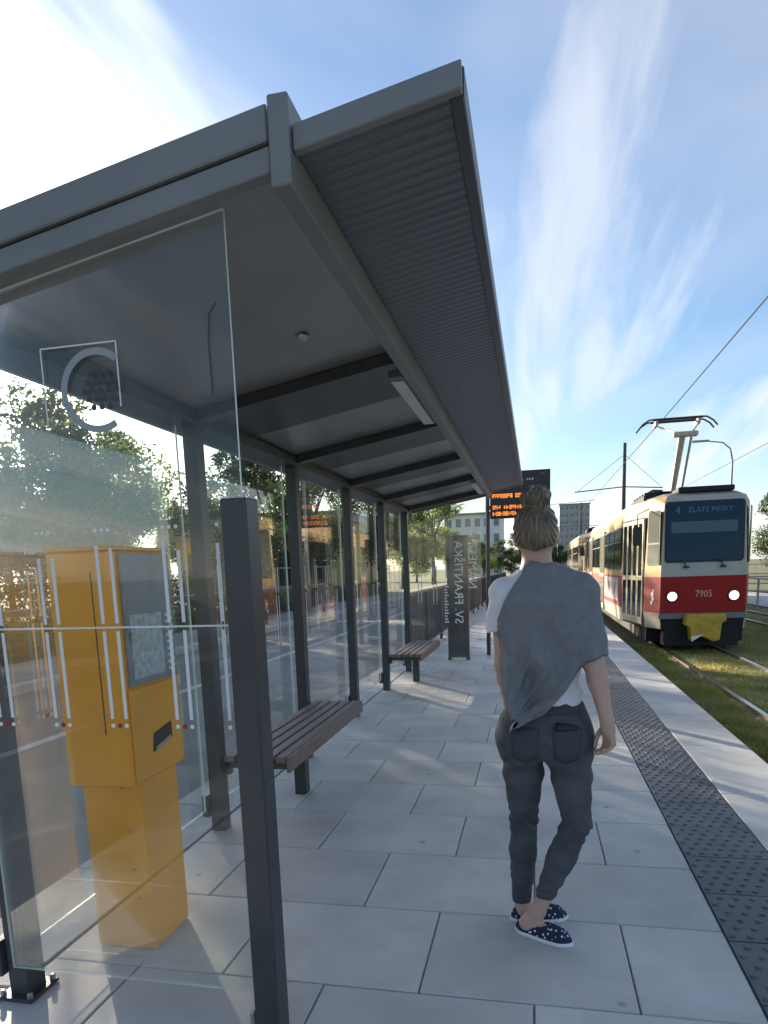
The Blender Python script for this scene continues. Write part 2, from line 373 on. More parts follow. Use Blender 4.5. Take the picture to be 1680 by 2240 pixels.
stripes(pf, [-1.70, -1.49, -1.285, -1.06, -.885], 1.9245, 1.035, 1.56, 1.325, 'X')
spart(MB().box(-1.79, -.868, 1.9225, 1.9245, 1.322, 1.3275), 'glass_line', M['print'], pf)  # pale line drawn in as the reflection of a railing
pb = pane(-1.80, -.74, 9.985, 9.995, .13, 2.48, lambda x: zu(x)-.004)
# round emblem printed on the end pane: open ring, honeycomb dots, square outline
b = MB(); n = 40
c0 = (-1.255, 2.02)
for i in range(n):
    a0, a1 = [math.radians(50+250*t/n) for t in (i, i+1)]
    q = [(c0[0]+r*math.cos(a), c0[1]+r*math.sin(a)) for r, a in ((.098, a0), (.118, a0), (.118, a1), (.098, a1))]
    b.prism(q, 1.9233, 1.9245, 'Y')
spart(b, 'printed_ring', mat('grey_print', (.30, .33, .34), .6), pf)
b = MB()
for j in range(-2, 3):
    for i in range(5-abs(j)):
        b.lathe([(.0092, 0), (.0092, .0012)], (c0[0]+.012+(i-(4-abs(j))/2)*.0265, 1.9233, c0[1]+j*.0235), n=8, axis='Y')
spart(b, 'printed_dots', M['print_dark'], pf, kind='stuff')
b = MB()
for x0, x1, z0, z1 in ((-1.43, -1.18, 2.147, 2.151), (-1.183, -1.179, 1.97, 2.1465), (-1.431, -1.427, 1.93, 2.1465)): b.box(x0, x1, 1.9233, 1.9245, z0, z1)
spart(b, 'glass_line', M['print'], pf)
b = MB(); pts = [(-.87+.03*math.cos(t)-.0, 2.2+.0*t, 0) for t in (0,)]
pl = [(-.862, 2.22), (-.885, 2.19), (-.892, 2.12), (-.89, 1.98)]
for (xa, za), (xb, zb) in zip(pl[:-1], pl[1:]): b.prism([(xa-.003, za), (xa+.003, za), (xb+.003, zb), (xb-.003, zb)], 1.9233, 1.9245, 'Y')
spart(b, 'glass_line', M['print_dark'], pf)
# stop name on the far pane, lettered for the outside so it reads mirrored from here
def name_text(body, size, x, zc):
    me = text_mesh(body, size, .0006)
    bm = bmesh.new(); bm.from_mesh(me); left = set(bm.verts); isl = []
    while left:
        st = [left.pop()]; cur = list(st)
        while st:
            for e in st.pop().link_edges:
                for v in e.verts:
                    if v in left: left.remove(v); st.append(v); cur.append(v)
        isl.append([min(v.co.x for v in cur), max(v.co.x for v in cur), cur])
    isl.sort(key=lambda q: q[0]); letters = []
    for a, c, vs2 in isl:                                   # an accent belongs to the letter under it
        if letters and a < letters[-1][1]-.3*(c-a): letters[-1][1] = max(c, letters[-1][1]); letters[-1][2] += vs2
        else: letters.append([a, c, list(vs2)])
    R = Matrix(((0, 1, 0, x), (0, 0, -1, 9.9838), (1, 0, 0, zc), (0, 0, 0, 1)))
    for a, c, vs2 in letters:
        ix = {v: k for k, v in enumerate(vs2)}; fs = {f for v in vs2 for f in v.link_faces}
        m2 = bpy.data.meshes.new('letter'); m2.from_pydata([v.co[:] for v in vs2], [], [[ix[v] for v in f.verts] for f in fs]); m2.materials.append(M['brightwhite'])
        o = link('letter', m2, pb); o.matrix_basis = R
    bm.free()
name_text('SV. FRANTIŠKA', .175, -1.065, 1.27)
name_text('NÁMESTIE', .175, -.865, 1.57)
b = MB()
for k in range(13): b.box(-1.265, -1.205-.012*(k % 3), 9.983, 9.9842, .70+.042*k, .722+.042*k)
spart(b, 'small_letters', M['white'], pb, kind='stuff')
stripes(pb, [-1.62, -1.40], 9.9845, 1.0, 1.52, 1.33, 'X')
# roof: lower tray over the glass, beam, outer corrugated wing
b = MB().prism([(-2.05, zu(-2.05)+.055), (-.665, zu(-.665)+.055), (-.665, zu(-.665)+.10), (-2.05, zu(-2.05)+.10)], ROOF_Y0+.05, ROOF_Y1-.05)
spart(b, 'roof_panel', M['soffit'])
b = MB().prism([(-2.08, zu(-2.08)+.067), (-.66, zu(-.66)+.067), (-.66, zu(-.66)+.152), (-2.08, zu(-2.08)+.152)], ROOF_Y0-.012, ROOF_Y0+.05)
spart(b, 'fascia', M['anth_light'], bevel=.004)
b = MB().prism([(-2.08, zu(-2.08)), (-.66, zu(-.66)), (-.66, zu(-.66)+.062), (-2.08, zu(-2.08)+.062)], ROOF_Y0, ROOF_Y0+.045)
spart(b, 'fascia', M['anth_light'], bevel=.003)
b = MB().prism([(-2.08, zu(-2.08)-.01), (-.66, zu(-.66)-.01), (-.66, zu(-.66)+.152), (-2.08, zu(-2.08)+.152)], ROOF_Y1-.05, ROOF_Y1)
spart(b, 'fascia', M['anth_light'], bevel=.004)
zb = zu(-.66)
spart(MB().box(-.655, -.60, ROOF_Y0-.02, ROOF_Y1, zb-.045, zb+.165), 'beam', M['anth_light'], bevel=.004)
spart(MB().box(-1.96, -1.745, ROOF_Y0+.047, ROOF_Y1-.052, zu(-1.8)-.015, zu(-1.8)+.05), 'back_beam', M['anth'], bevel=.004)
for y in POST_Y[1:]:
    b = MB().prism([(-1.743, zu(-1.743)-.005), (-.658, zu(-.658)-.005), (-.658, zu(-.658)+.053), (-1.743, zu(-1.743)+.053)], y-.05, y+.05)
    spart(b, 'rib', M['anth'], bevel=.003)
for a, c in zip(POST_Y[1:], POST_Y[2:]+[POST_Y[-1]+.6]):
    y0, y1 = a+.052, min(a+.70, ROOF_Y1-.06)
    b = MB().prism([(-1.743, zu(-1.743)+.035), (-.658, zu(-.658)+.035), (-.658, zu(-.658)+.0535), (-1.743, zu(-1.743)+.0535)], y0, y1)
    spart(b, 'rib_shade_panel', M['anth'], bevel=.003)  # dark sheets put the ribs' shading onto the soffit as colour
for y0, y1 in ((3.75, 4.95), (8.45, 9.7)):
    f = spart(MB().box(-.75, -.662, y0, y1, zb-.03, zb+.03), 'light_fitting', M['anth_light'], bevel=.006)
    spart(MB().box(-.742, -.67, y0+.04, y1-.04, zb-.04, zb-.0305), 'diffuser', M['lamp_glass'], f, bevel=.003)
sd = MB().lathe([(.03, 0), (.03, -.008), (.018, -.02), (.004, -.026)], (-.98, 3.05, zu(-.98)+.054), n=16)
spart(sd, 'sensor_dome', M['steel'], smooth=True)
# corrugated wing
def zr(x): return 2.535+SL*(x+.6)
b = MB(); N = int((ROOF_Y1-ROOF_Y0-.06)/.0125); xs = (-.598, -.205)
vs_, fs = [], []
for i in range(N+1):
    y = ROOF_Y0+.03+.0125*i; dz = (0, .0035, .0035, 0)[i % 4]
    for x in xs: vs_.append((x, y, zr(x)+dz))
for i in range(N): fs.append((2*i, 2*i+1, 2*i+3, 2*i+2))
b.add(vs_, fs); spart(b, 'corrugated_panel', M['corr'], recalc=False)
b = MB().prism([(-.598, zr(-.598)+.012), (-.205, zr(-.205)+.012), (-.205, zr(-.205)+.035), (-.598, zr(-.598)+.035)], ROOF_Y0+.031, ROOF_Y1-.031); spart(b, 'roof_panel', M['corr'])
b = MB().prism([(-.598, zr(-.598)-.012), (-.172, zr(-.172)-.012), (-.172, zr(-.172)+.05), (-.598, zr(-.598)+.05)], ROOF_Y0, ROOF_Y0+.03); spart(b, 'fascia', M['anth_light'], bevel=.003)
b = MB().prism([(-.598, zr(-.598)-.012), (-.172, zr(-.172)-.012), (-.172, zr(-.172)+.05), (-.598, zr(-.598)+.05)], ROOF_Y1-.03, ROOF_Y1); spart(b, 'fascia', M['anth_light'], bevel=.003)
b = MB().prism([(-.204, zr(-.204)-.014), (-.168, zr(-.168)-.014), (-.168, zr(-.168)+.054), (-.204, zr(-.204)+.054)], ROOF_Y0+.032, ROOF_Y1-.032); spart(b, 'edge_trim', M['anth'], bevel=.003)

# ------------------------------------------------------------------ benches
def bench(y0, y1, label):
    t = thing('bench', label, 'bench', (-1.55, (y0+y1)/2, 0), group='slatted shelter benches'); L = (y1-y0)/2
    for i in range(5):
        x = -.165+.078*i
        MB().box(x-.030, x+.030, -L, L, .415, .45).build('slat', M['wood'], t, bevel=.004)
    MB().box(.182, .202, -L, L, .36, .45).build('front_board', M['wood'], t, bevel=.003)
    for y in (-L+.06, L-.06):
        b = MB().box(-.20, .175, y-.025, y+.025, .37, .413).box(-.255, -.18, y-.025, y+.025, .33, .413)
        b.build('bracket', M['anth'], t, bevel=.003)
    for y in (-L*.15,):
        MB().box(-.03, .05, y-.04, y+.04, .001, .369).build('leg', M['anth'], t, bevel=.003)
    return t
bench(3.58, 5.3, 'brown slatted bench in the bay just past the yellow ticket machine')
bench(8.3, 10.0, 'brown slatted bench beside the far end glass with the stop name')

# ------------------------------------------------------------------ ticket machine
tk = thing('ticket_machine', 'yellow ticket vending machine on a column behind the shelter end glass', 'ticket machine', (-1.6, 2.44, 0))
TM = Vector((1.6, -2.44, 0))
def tpart(mb, name, mt, parent=None, **k):
    o = mb.build(name, mt, parent or tk, **k)
    if parent is None: o.location = TM
    return o
tpart(MB().box(-1.735, -1.478, 2.31, 2.585, .002, .70), 'column', M['yellow'], bevel=.006)
bx = tpart(MB().box(-1.745, -1.468, 2.25, 2.63, .695, 1.575), 'cabinet', M['yellow'], bevel=.008)
tpart(MB().box(-1.75, -1.462, 2.245, 2.635, 1.5755, 1.59), 'cap', M['yellow'], bx, bevel=.004)
XF = -1.468
fr = tpart(MB().box(XF, XF+.012, 2.275, 2.615, 1.075, 1.565), 'front_panel', M['grey_panel'], bevel=.002)
tpart(MB().box(XF, XF+.010, 2.265, 2.622, .712, 1.066), 'service_door', M['yellow'], bevel=.003)
tpart(MB().box(XF+.012, XF+.014, 2.30, 2.52, 1.10, 1.34), 'timetable', mat('paper', (.42, .47, .5), .5, var=.25, vscale=40), fr)
b = MB()
for r in range(9):
    for c in range(2): b.lathe([(.008, 0), (.008, .008), (.005, .011)], (XF+.012, 2.555+.026*c, 1.11+.027*r+.012*c), n=8, axis='X')
tpart(b, 'buttons', M['white'], fr, kind='stuff')
tpart(MB().box(XF+.012, XF+.022, 2.29, 2.303, 1.24, 1.275), 'coin_slot', M['steel'], fr, bevel=.002)
s = tpart(MB().prism([(2.385, .80), (2.53, .83), (2.53, .895), (2.40, .872)], XF+.0105, XF+.014, 'X'), 'dispenser_slot', M['black'])
tpart(MB().prism([(2.40, .806), (2.515, .829), (2.515, .842), (2.40, .819)], XF+.0142, XF+.0165, 'X'), 'slot_flap', M['steel'], s)
for x, z in ((-1.56, .672), (-1.545, .50), (-1.54, .34), (-1.53, .22)): tpart(MB().lathe([(.006, 0), (.006, -.003)], (x, 2.31, z), n=8, axis='Y'), 'screw', M['steel'])
tpart(MB().box(-1.566, -1.562, 2.2478, 2.2505, .9, 1.5), 'seam', M['print_dark'], bx)

# ------------------------------------------------------------------ departure display and added dark pylon
dp = thing('departure_display', 'black departure board with amber text on a thin dark pole', 'display', (-.76, 11.8, 0))
MB().tube([(0, 0, .002), (0, 0, 3.0)], .035, 10).build('pole', M['anth'], dp)
hs = MB().box(.045, 1.0, -.08, .08, 2.25, 2.98).build('housing', M['black'], dp, bevel=.008)
MB().box(-.03, .044, -.03, .03, 2.4, 2.46).box(-.03, .044, -.03, .03, 2.8, 2.86).build('bracket', M['anth'], dp)
def amber(x0, x1, z, h, sd):
    R = random.Random(sd); b = MB(); x = x0
    while x < x1-.02:
        w = R.uniform(.018, .04)
        if R.random() > .16:
            b.box(x, x+w*.28, -.0815, -.0805, z-h/2, z+h/2)
            q = R.random()
            if q > .3: b.box(x+w*.28, x+w, -.0815, -.0805, z+h*.3, z+h/2)
            if q > .5: b.box(x+w*.28, x+w, -.0815, -.0805, z-h/2, z-h*.3)
            if q < .7: b.box(x+w*.28, x+w, -.0815, -.0805, z-h*.1, z+h*.1)
            if q > .6: b.box(x+w*.75, x+w, -.0815, -.0805, z-h*.3, z+h*.3)
        x += w+.01
    return b
for i, z in enumerate((2.60, 2.42, 2.32)): amber(.09, .95, z, .062 if i < 4 else .05, i).build('amber_line', M['led'], hs, kind='stuff')
amber(.55, .75, 2.84, .035, 9).build('white_caption', M['white'], hs, kind='stuff')
b = MB().prism([(.84, 2.90), (.93, 2.90), (.905, 2.93), (.865, 2.93)], -.0815, -.0805); b.build('emblem', mat('dim_red', (.25, .06, .07), .6), hs)
py = thing('dark_pylon', 'dark grey pylon added for the dark area behind the lettered glass', 'pylon', (-1.2, 11.2, 0))  # added pylon, stands in for the dark area behind the lettering
MB().box(-.17, .17, -.05, .05, .04, 1.98).build('panel', M['anth'], py, bevel=.01)
for x in (-.15, .15): MB().box(x-.03, x+.03, -.03, .03, .001, .04).build('leg', M['anth'], py)

# ------------------------------------------------------------------ platform railing beyond the shelter
rl = thing('platform_railing', 'dark metal railing with upright bars along the road side of the platform', 'railing', (-1.95, 10.7, 0))
YE = 38
MB().box(-.025, .025, 0, YE, 1.07, 1.11).build('top_rail', M['anth'], rl)
MB().box(-.015, .015, 0, YE, .12, .15).build('bottom_rail', M['anth'], rl)
pm = MB().box(-.03, .03, -.03, .03, .001, 1.07).mesh('post', M['anth'])
bm_ = MB().box(-.008, .008, -.008, .008, .15, 1.07).mesh('bar', M['anth'])
for k in range(20): link('post', pm, rl, (0, 2.0*k+.03, 0))
b = MB()
for k in range(300):
    y = .13*k+.1
    if k < 110: link('bar', bm_, rl, (0, y, 0))
    elif y < YE: b.box(-.008, .008, y-.008, y+.008, .15, 1.07)
b.build('far_bars', M['anth'], rl, kind='stuff')

# ------------------------------------------------------------------ track
M['rail'] = mat('rail_steel', (.22, .17, .13), .45, metal=.6, var=.25, vscale=5)
M['railtop'] = mat('rail_head', (.5, .47, .43), .25, metal=.9)
RZ = -.32
prof = [(-.06, -.05), (.06, -.05), (.012, -.03), (.012, 0), (.035, .012), (.035, .045), (-.035, .045), (-.035, .012), (-.012, 0), (-.012, -.03)]
for x, lb in ((2.61, 'rusty steel rail closest to the platform edge'), (3.69, 'steel rail under the far side of the tram'),
              (6.2, 'nearer steel rail of the empty second track'), (7.28, 'farther steel rail of the empty second track')):
    b = MB(); n = len(prof)
    b.prism([(p[0], p[1]) for p in prof], -15, 220, 'Y')
    ro = b.build('rail', M['rail'], None, loc=(x, 0, RZ-.045), label=lb, cat='rail', group='tram rails')
    MB().box(-.03, .03, -15, 220, .0455, .047).build('rail_head', M['railtop'], ro)

# grass tufts along the track
def grass(name, regions, seed, mt, label):
    R = np.random.default_rng(seed); V = []; F = []; k = 0
    for (x0, x1, y0, y1, n, hmin, hmax) in regions:
        x = R.uniform(x0, x1, n); y = y0+(y1-y0)*R.uniform(0, 1, n)**1.7
        clump = np.sin(x*5.1+np.sin(y*2.3)*2)*np.cos(y*3.7+x*1.3)
        keep = R.uniform(-1, 1, n) < clump+.45
        x, y = x[keep], y[keep]; n = len(x)
        h = R.uniform(hmin, hmax, n)*(.7+.5*np.clip(clump[keep], 0, 1)); a = R.uniform(0, 2*np.pi, n); w = R.uniform(.004, .010, n); le = R.uniform(.2, .9, n)*h
        b = R.uniform(0, 2*np.pi, n); z = np.full(n, -.362)
        V.append(np.stack([np.stack([x-w*np.cos(a), y-w*np.sin(a), z], 1), np.stack([x+w*np.cos(a), y+w*np.sin(a), z], 1), np.stack([x+le*np.cos(b), y+le*np.sin(b), z+h], 1)], 1).reshape(-1, 3))
    V = np.concatenate(V); nt = len(V)//3
    me = bpy.data.meshes.new(name); me.vertices.add(len(V)); me.vertices.foreach_set('co', V.ravel())
    me.loops.add(nt*3); me.loops.foreach_set('vertex_index', np.arange(nt*3)); me.polygons.add(nt)
    me.polygons.foreach_set('loop_start', np.arange(nt)*3); me.polygons.foreach_set('loop_total', np.full(nt, 3)); me.update()
    me.materials.append(mt)
    return link(name, me, kind='stuff', label=label, cat='grass')
def leaf_mat(name, c1, c2, trans=.45, scale=1.2, alpha_var=0):
    mt = bpy.data.materials.new(name); mt.use_nodes = True; n, l = mt.node_tree.nodes, mt.node_tree.links; n.clear()
    o = n.new('ShaderNodeOutputMaterial'); t = n.new('ShaderNodeTexCoord'); nz = n.new('ShaderNodeTexNoise'); nz.inputs['Scale'].default_value = scale; nz.inputs['Detail'].default_value = 5
    l.new(t.outputs['Object'], nz.inputs[0]); r = n.new('ShaderNodeValToRGB'); l.new(nz.outputs[0], r.inputs[0])
    r.color_ramp.elements[0].position = .35; r.color_ramp.elements[1].position = .65; r.color_ramp.elements[0].color = (*c1, 1); r.color_ramp.elements[1].color = (*c2, 1)
    d = n.new('ShaderNodeBsdfPrincipled'); d.inputs['Roughness'].default_value = .5; l.new(r.outputs[0], d.inputs['Base Color'])
    tr = n.new('ShaderNodeBsdfTranslucent'); hs = n.new('ShaderNodeHueSaturation'); hs.inputs['Value'].default_value = 2.0; hs.inputs['Hue'].default_value = .485; l.new(r.outputs[0], hs.inputs['Color']); l.new(hs.outputs[0], tr.inputs[0])
    mx = n.new('ShaderNodeMixShader'); mx.inputs[0].default_value = trans; l.new(d.outputs[0], mx.inputs[1]); l.new(tr.outputs[0], mx.inputs[2]); l.new(mx.outputs[0], o.inputs[0])
    return mt
M['grassA'] = leaf_mat('grass_blades', (.10, .15, .025), (.34, .29, .08), .4, .8)
grass('grass', [(1.68, 2.5, 3.5, 16, 26000, .03, .10), (2.72, 3.6, 5, 22, 20000, .02, .07), (3.8, 6.1, 6, 40, 30000, .03, .10), (6.35, 12, 9, 60, 26000, .03, .11)], 3, M['grassA'], 'short dry green and yellow grass growing over the tram track')

# ------------------------------------------------------------------ tram
M['cream'] = mat('cream_paint', (.52, .27, .055), .42, var=.05, vscale=2, spec=.35)
M['skirt'] = mat('pale_cream_skirt', (.48, .42, .30), .45, var=.1, vscale=3)
M['tred'] = mat('red_paint', (.31, .005, .004), .45, var=.06, vscale=2, spec=.3)
M['tgrey'] = mat('pale_grey_front', (.42, .41, .37), .45, var=.06, vscale=2)
M['tdark'] = mat('underframe', (.018, .018, .02), .8)
M['rubber'] = mat('rubber', (.02, .02, .022), .6)
M['twin'] = mat('tinted_window', (.012, .02, .026), .06, spec=.8)
M['wind'] = mat('windscreen', (.004, .028, .055), .06, spec=.22)
M['troof'] = mat('roof_grey', (.26, .24, .20), .6, var=.1)
M['coupcov'] = mat('yellow_tarp', (.50, .33, .03), .6, var=.18, vscale=6, bump=.5, bscale=9)
M['headlight'] = mat('headlight', (.9, .85, .75), .3, emit=(1.0, .78, .55), estr=.45)
M['doorframe'] = mat('door_frame', (.60, .50, .30), .45)
M['panto'] = mat('pantograph_paint', (.50, .44, .33), .5, var=.15)
M['copper'] = mat('wire', (.06, .06, .065), .5, metal=.3)
PLAN = [(.80, 0), (1.00, .62), (1.27, 2.45), (1.27, 12.6), (1.0, 14.1), (.85, 14.5)]
def outline(ins=0, fy=0.0):
    h = [(max(.1, x-ins), y+(ins if i < 1 else 0)+(fy if i == 0 else 0)) for i, (x, y) in enumerate(PLAN)]
    return [(-x, y) for x, y in h]+[(x, y) for x, y in h[::-1]]
def side_frame(i):
    """local frame on left plan segment i: origin, along (towards the rear), outward normal"""
    a = Vector((-PLAN[i][0], PLAN[i][1], 0)); b = Vector((-PLAN[i+1][0], PLAN[i+1][1], 0)); t = (b-a).normalized()
    return a, t, Vector((-t.y, t.x, 0)), (b-a).length
def wall_box(mb, i, s0, s1, z0, z1, d0, d1, side=-1, mi=0):
    a, t, nn, L = side_frame(i)
    vs_ = []
    for d in (d0, d1):
        for (s, z) in ((s0, z0), (s1, z0), (s1, z1), (s0, z1)):
            p = a+t*s+nn*d; vs_.append((p.x if side < 0 else -p.x, p.y, z))
    mb.add(vs_, [(0, 1, 2, 3), (7, 6, 5, 4), (0, 4, 5, 1), (1, 5, 6, 2), (2, 6, 7, 3), (3, 7, 4, 0)], mi)
def rounded_rect(x0, x1, z0, z1, r, n=4):
    q = []
    for cx, cz, a in ((x1-r, z0+r, -90), (x1-r, z1-r, 0), (x0+r, z1-r, 90), (x0+r, z0+r, 180)):
        for k in range(n+1): t = math.radians(a+90*k/n); q.append((cx+r*math.cos(t), cz+r*math.sin(t)))
    return q
def make_tram(label):
    t = thing('tram', label, 'tram', group='coupled tram cars')
    rings = [(.42, outline(.03)), (.745, outline(0)), (1.475, outline(0)), (2.93, outline(.045, .05)), (3.07, outline(.12, .09)), (3.15, outline(.32, .16))]
    b = MB(); n = len(rings[0][1])
    mats = [M['skirt'], M['tred'], M['cream'], M['cream'], M['troof'], M['tgrey'], M['tdark']]
    V = [(x, y, z) for z, o in rings for x, y in o]
    o0 = len(b.v); b.v += V
    for k in range(len(rings)-1):
        for i in range(n):
            j = (i+1) % n
            front = i == n-1
            mi = [0, 1, 2, 3, 4][k]
            if front: mi = {0: 6, 1: 1, 2: 5, 3: 5, 4: 4}[k]
            b.f.append((k*n+i, k*n+j, (k+1)*n+j, (k+1)*n+i)); b.mi.append(mi)
    b.f.append(tuple((len(rings)-1)*n+i for i in range(n))); b.mi.append(4)
    b.f.append(tuple(range(n))[::-1]); b.mi.append(6)
    body = b.build('body', mats, t)
    # grey pillars at the windscreen corners
    MB().box(-.82, .82, -.035, .02, .625, .742).build('bumper', mat('bumper_grey', (.16, .18, .19), .5), t, bevel=.01)
    # windscreen on the raked front
    def fy(z): return .0 if z < 1.475 else (z-1.475)/(2.93-1.475)*.095
    q = rounded_rect(-.735, .735, 1.75, 2.95, .07); g = rounded_rect(-.70, .70, 1.785, 2.915, .06)
    def flat(poly, off0, off1):
        m_ = MB(); k = len(poly); m_.add([(x, fy(z)+off0, z) for x, z in poly]+[(x, fy(z)+off1, z) for x, z in poly],
            [tuple(range(k))[::-1], tuple(range(k, 2*k))]+[(i, (i+1) % k, k+(i+1) % k, k+i) for i in range(k)]); return m_
    fr_ = flat(q, -.012, .02).build('windscreen_seal', M['rubber'], t)
    ws = flat(g, -.017, -.0125).build('windscreen', M['wind'], t)
    pale = mat('blind_print', (.10, .19, .23), .6)
    for body_, sz, xx in (('4', .20, -.50), ('ZLATÉ PIESKY', .135, .10)):
        me = text_mesh(body_, sz, .0004); me.materials.append(pale); o = link('destination_letters', me, ws)
        o.matrix_basis = Matrix(((1, 0, 0, xx), (0, .065, -1, fy(2.77)-.0185), (0, 1, .065, 2.77), (0, 0, 0, 1)))
    flat([(-.62, 2.33), (.60, 2.33), (.60, 2.55), (-.62, 2.55)], -.0182, -.0175).build('sun_blind', mat('sun_blind', (.05, .10, .14), .4), ws)
    for x, s in ((-.33, .10), (.35, .12)):
        w = MB().tube([(x, -.03, 1.66), (x-.02, -.045, 1.72), (x-s, -.035, 1.80)], .012, 6); w.box(x-.05, x+.06, -.03, .0, 1.64, 1.68)
        w.build('wiper', M['black'], t)
    for x in (-.575, .575):
        h = MB().lathe([(.118, .0), (.118, -.02), (.095, -.03)], (x, 0, 1.08), 20, 'Y').build('headlight', M['rubber'], t)
        MB().lathe([(.092, -.0305), (.08, -.043), (.03, -.05)], (x, 0, 1.08), 20, 'Y').build('lens', M['headlight'], h, smooth=True)
    me = text_mesh('7905', .19, .001); me.materials.append(mat('number_print', (.62, .40, .32), .5)); o = link('fleet_number', me, t); o.rotation_euler = (math.pi/2, 0, 0); o.location = (.02, -.003, 1.12); o.scale = (.85, 1, 1)
    # coupler under its yellow tarp, dark underframe, lifeguard
    cv = MB(); pts = [(-.34, .74), (.36, .74), (.38, .60), (.30, .56), (.27, .22), (.15, .19), (.02, .27), (-.10, .30), (-.25, .20), (-.29, .48), (-.38, .52)]
    cv.prism(pts, -.36, -.05); cvo = cv.build('coupler_cover', M['coupcov'], t, bevel=.02)
    MB().prism([(-.25, .20), (-.10, .30), (-.02, .345), (-.26, .30)], -.372, -.364).build('tarp_fold', M['white'], cvo)
    MB().box(-.70, .70, .03, .6, .08, .62).box(-.95, .95, .7, 13.9, .1, .5).build('underframe', M['tdark'], t)
    for yb in (3.3, 10.9):
        for dy in (-.95, .95):
            for x in (-.535, .535):
                MB().lathe([(.35, -.05), (.35, .05)], (x, yb+dy, .355), 18, 'X').build('wheel', M['tdark'], t)
    # cab side windows (both sides) and doors, windows
    for sd in (-1, 1):
        w = MB(); wall_box(w, 0, .06, .58, 1.72, 2.82, .004, .012, sd); f = w.build('cab_window_frame', M['rubber'], t)
        w = MB(); wall_box(w, 0, .09, .55, 1.75, 2.13, .012, .015, sd); wall_box(w, 0, .09, .55, 2.17, 2.79, .012, .015, sd); w.build('cab_window', M['cabglass'] if 'cabglass' in M else M.setdefault('cabglass', mat('cab_glass', (.20, .21, .18), .1, spec=.8)), f)
    def door(seg, s0, s1):
        w = MB(); wall_box(w, seg, s0, s1, .44, 2.72, .002, .008); d = w.build('door', M['tdark'], t)
        k = 4; dw = (s1-s0-.10)/k
        for i in range(k):
            a = s0+.05+dw*i
            w = MB(); wall_box(w, seg, a+.01, a+dw-.01, .47, 2.68, .008, .022); lf = w.build('door_leaf', M['doorframe'], d)
            w = MB(); wall_box(w, seg, a+.07, a+dw-.07, .62, 1.40, .022, .026); wall_box(w, seg, a+.07, a+dw-.07, 1.50, 2.60, .022, .026); w.build('door_glass', M['twin'], lf)
    door(1, .10, 1.75)
    door(2, 4.2, 5.6); door(2, 8.6, 10.0)
    for s0, s1 in ((.15, 1.45), (1.6, 2.75), (2.85, 4.05), (5.75, 7.0), (7.15, 8.45)):
        w = MB(); wall_box(w, 2, s0, s1, 1.62, 2.62, .003, .010); f = w.build('window_frame', M['rubber'], t)
        w = MB(); wall_box(w, 2, s0+.035, s1-.035, 1.66, 2.27, .010, .014); wall_box(w, 2, s0+.035, s1-.035, 2.30, 2.585, .010, .014); w.build('window', M['twin'], f)
    # advert panel patch on the side, city crest on the cab side
    w = MB(); wall_box(w, 2, .6, 4.0, .86, 1.42, .003, .006); w.build('advert_panel', mat('advert_print', (.42, .20, .20), .5, col2=(.62, .56, .52), vscale=2.5), t)
    w = MB()
    for (s_, z_, r_) in ((.33, 1.12, .055), (.30, 1.03, .05), (.36, .95, .045), (.29, 1.20, .03)):
        a, tt, nn, L = side_frame(0); p = a+tt*s_+nn*.003
        n_ = 10; vs2 = [(p+tt*(r_*math.cos(2*math.pi*k/n_))+nn*.002+Vector((0, 0, z_+r_*math.sin(2*math.pi*k/n_)))) for k in range(n_)]
        w.add(vs2, [tuple(range(n_))])
    w.build('crest', M['white'], t, recalc=False)
    # mirrors
    MB().tube([(-.98, .55, 2.86), (-1.22, .35, 2.75), (-1.22, .35, 2.2)], .014, 6).build('mirror_arm', M['black'], t)
    MB().box(-1.31, -1.15, .31, .37, 2.12, 2.5).build('mirror', M['black'], t, bevel=.02)
    # roof: dark front vent, equipment, pantograph
    MB().box(-.45, .60, .35, 1.1, 3.14, 3.25).build('roof_vent', M['tdark'], t, bevel=.02)
    eq = MB().box(-.85, -.25, 2.2, 4.4, 3.13, 3.28)
    for k in range(5): eq.box(-.82, -.3, 2.3+.42*k, 2.52+.42*k, 3.28, 3.35)
    eq.tube([(-.95, 1.3, 3.08), (-.9, 1.3, 3.24), (-.75, 1.6, 3.32), (-.5, 2.0, 3.34)], .03, 6); eq.box(-.4, .3, 5.2, 7.2, 3.13, 3.36).box(-.5, .5, 8.5, 11.5, 3.13, 3.3)
    for x in (-.45, .35):
        for y in (2.35, 3.3): eq.lathe([(.06, 3.13), (.075, 3.18), (.05, 3.2), (.075, 3.24), (.05, 3.27), (.03, 3.3)], (x, y, 0), 10)
    eq.build('roof_equipment', M['tdark'], t)
    return t
M['cabglass'] = mat('cab_glass', (.20, .21, .18), .1, spec=.8)
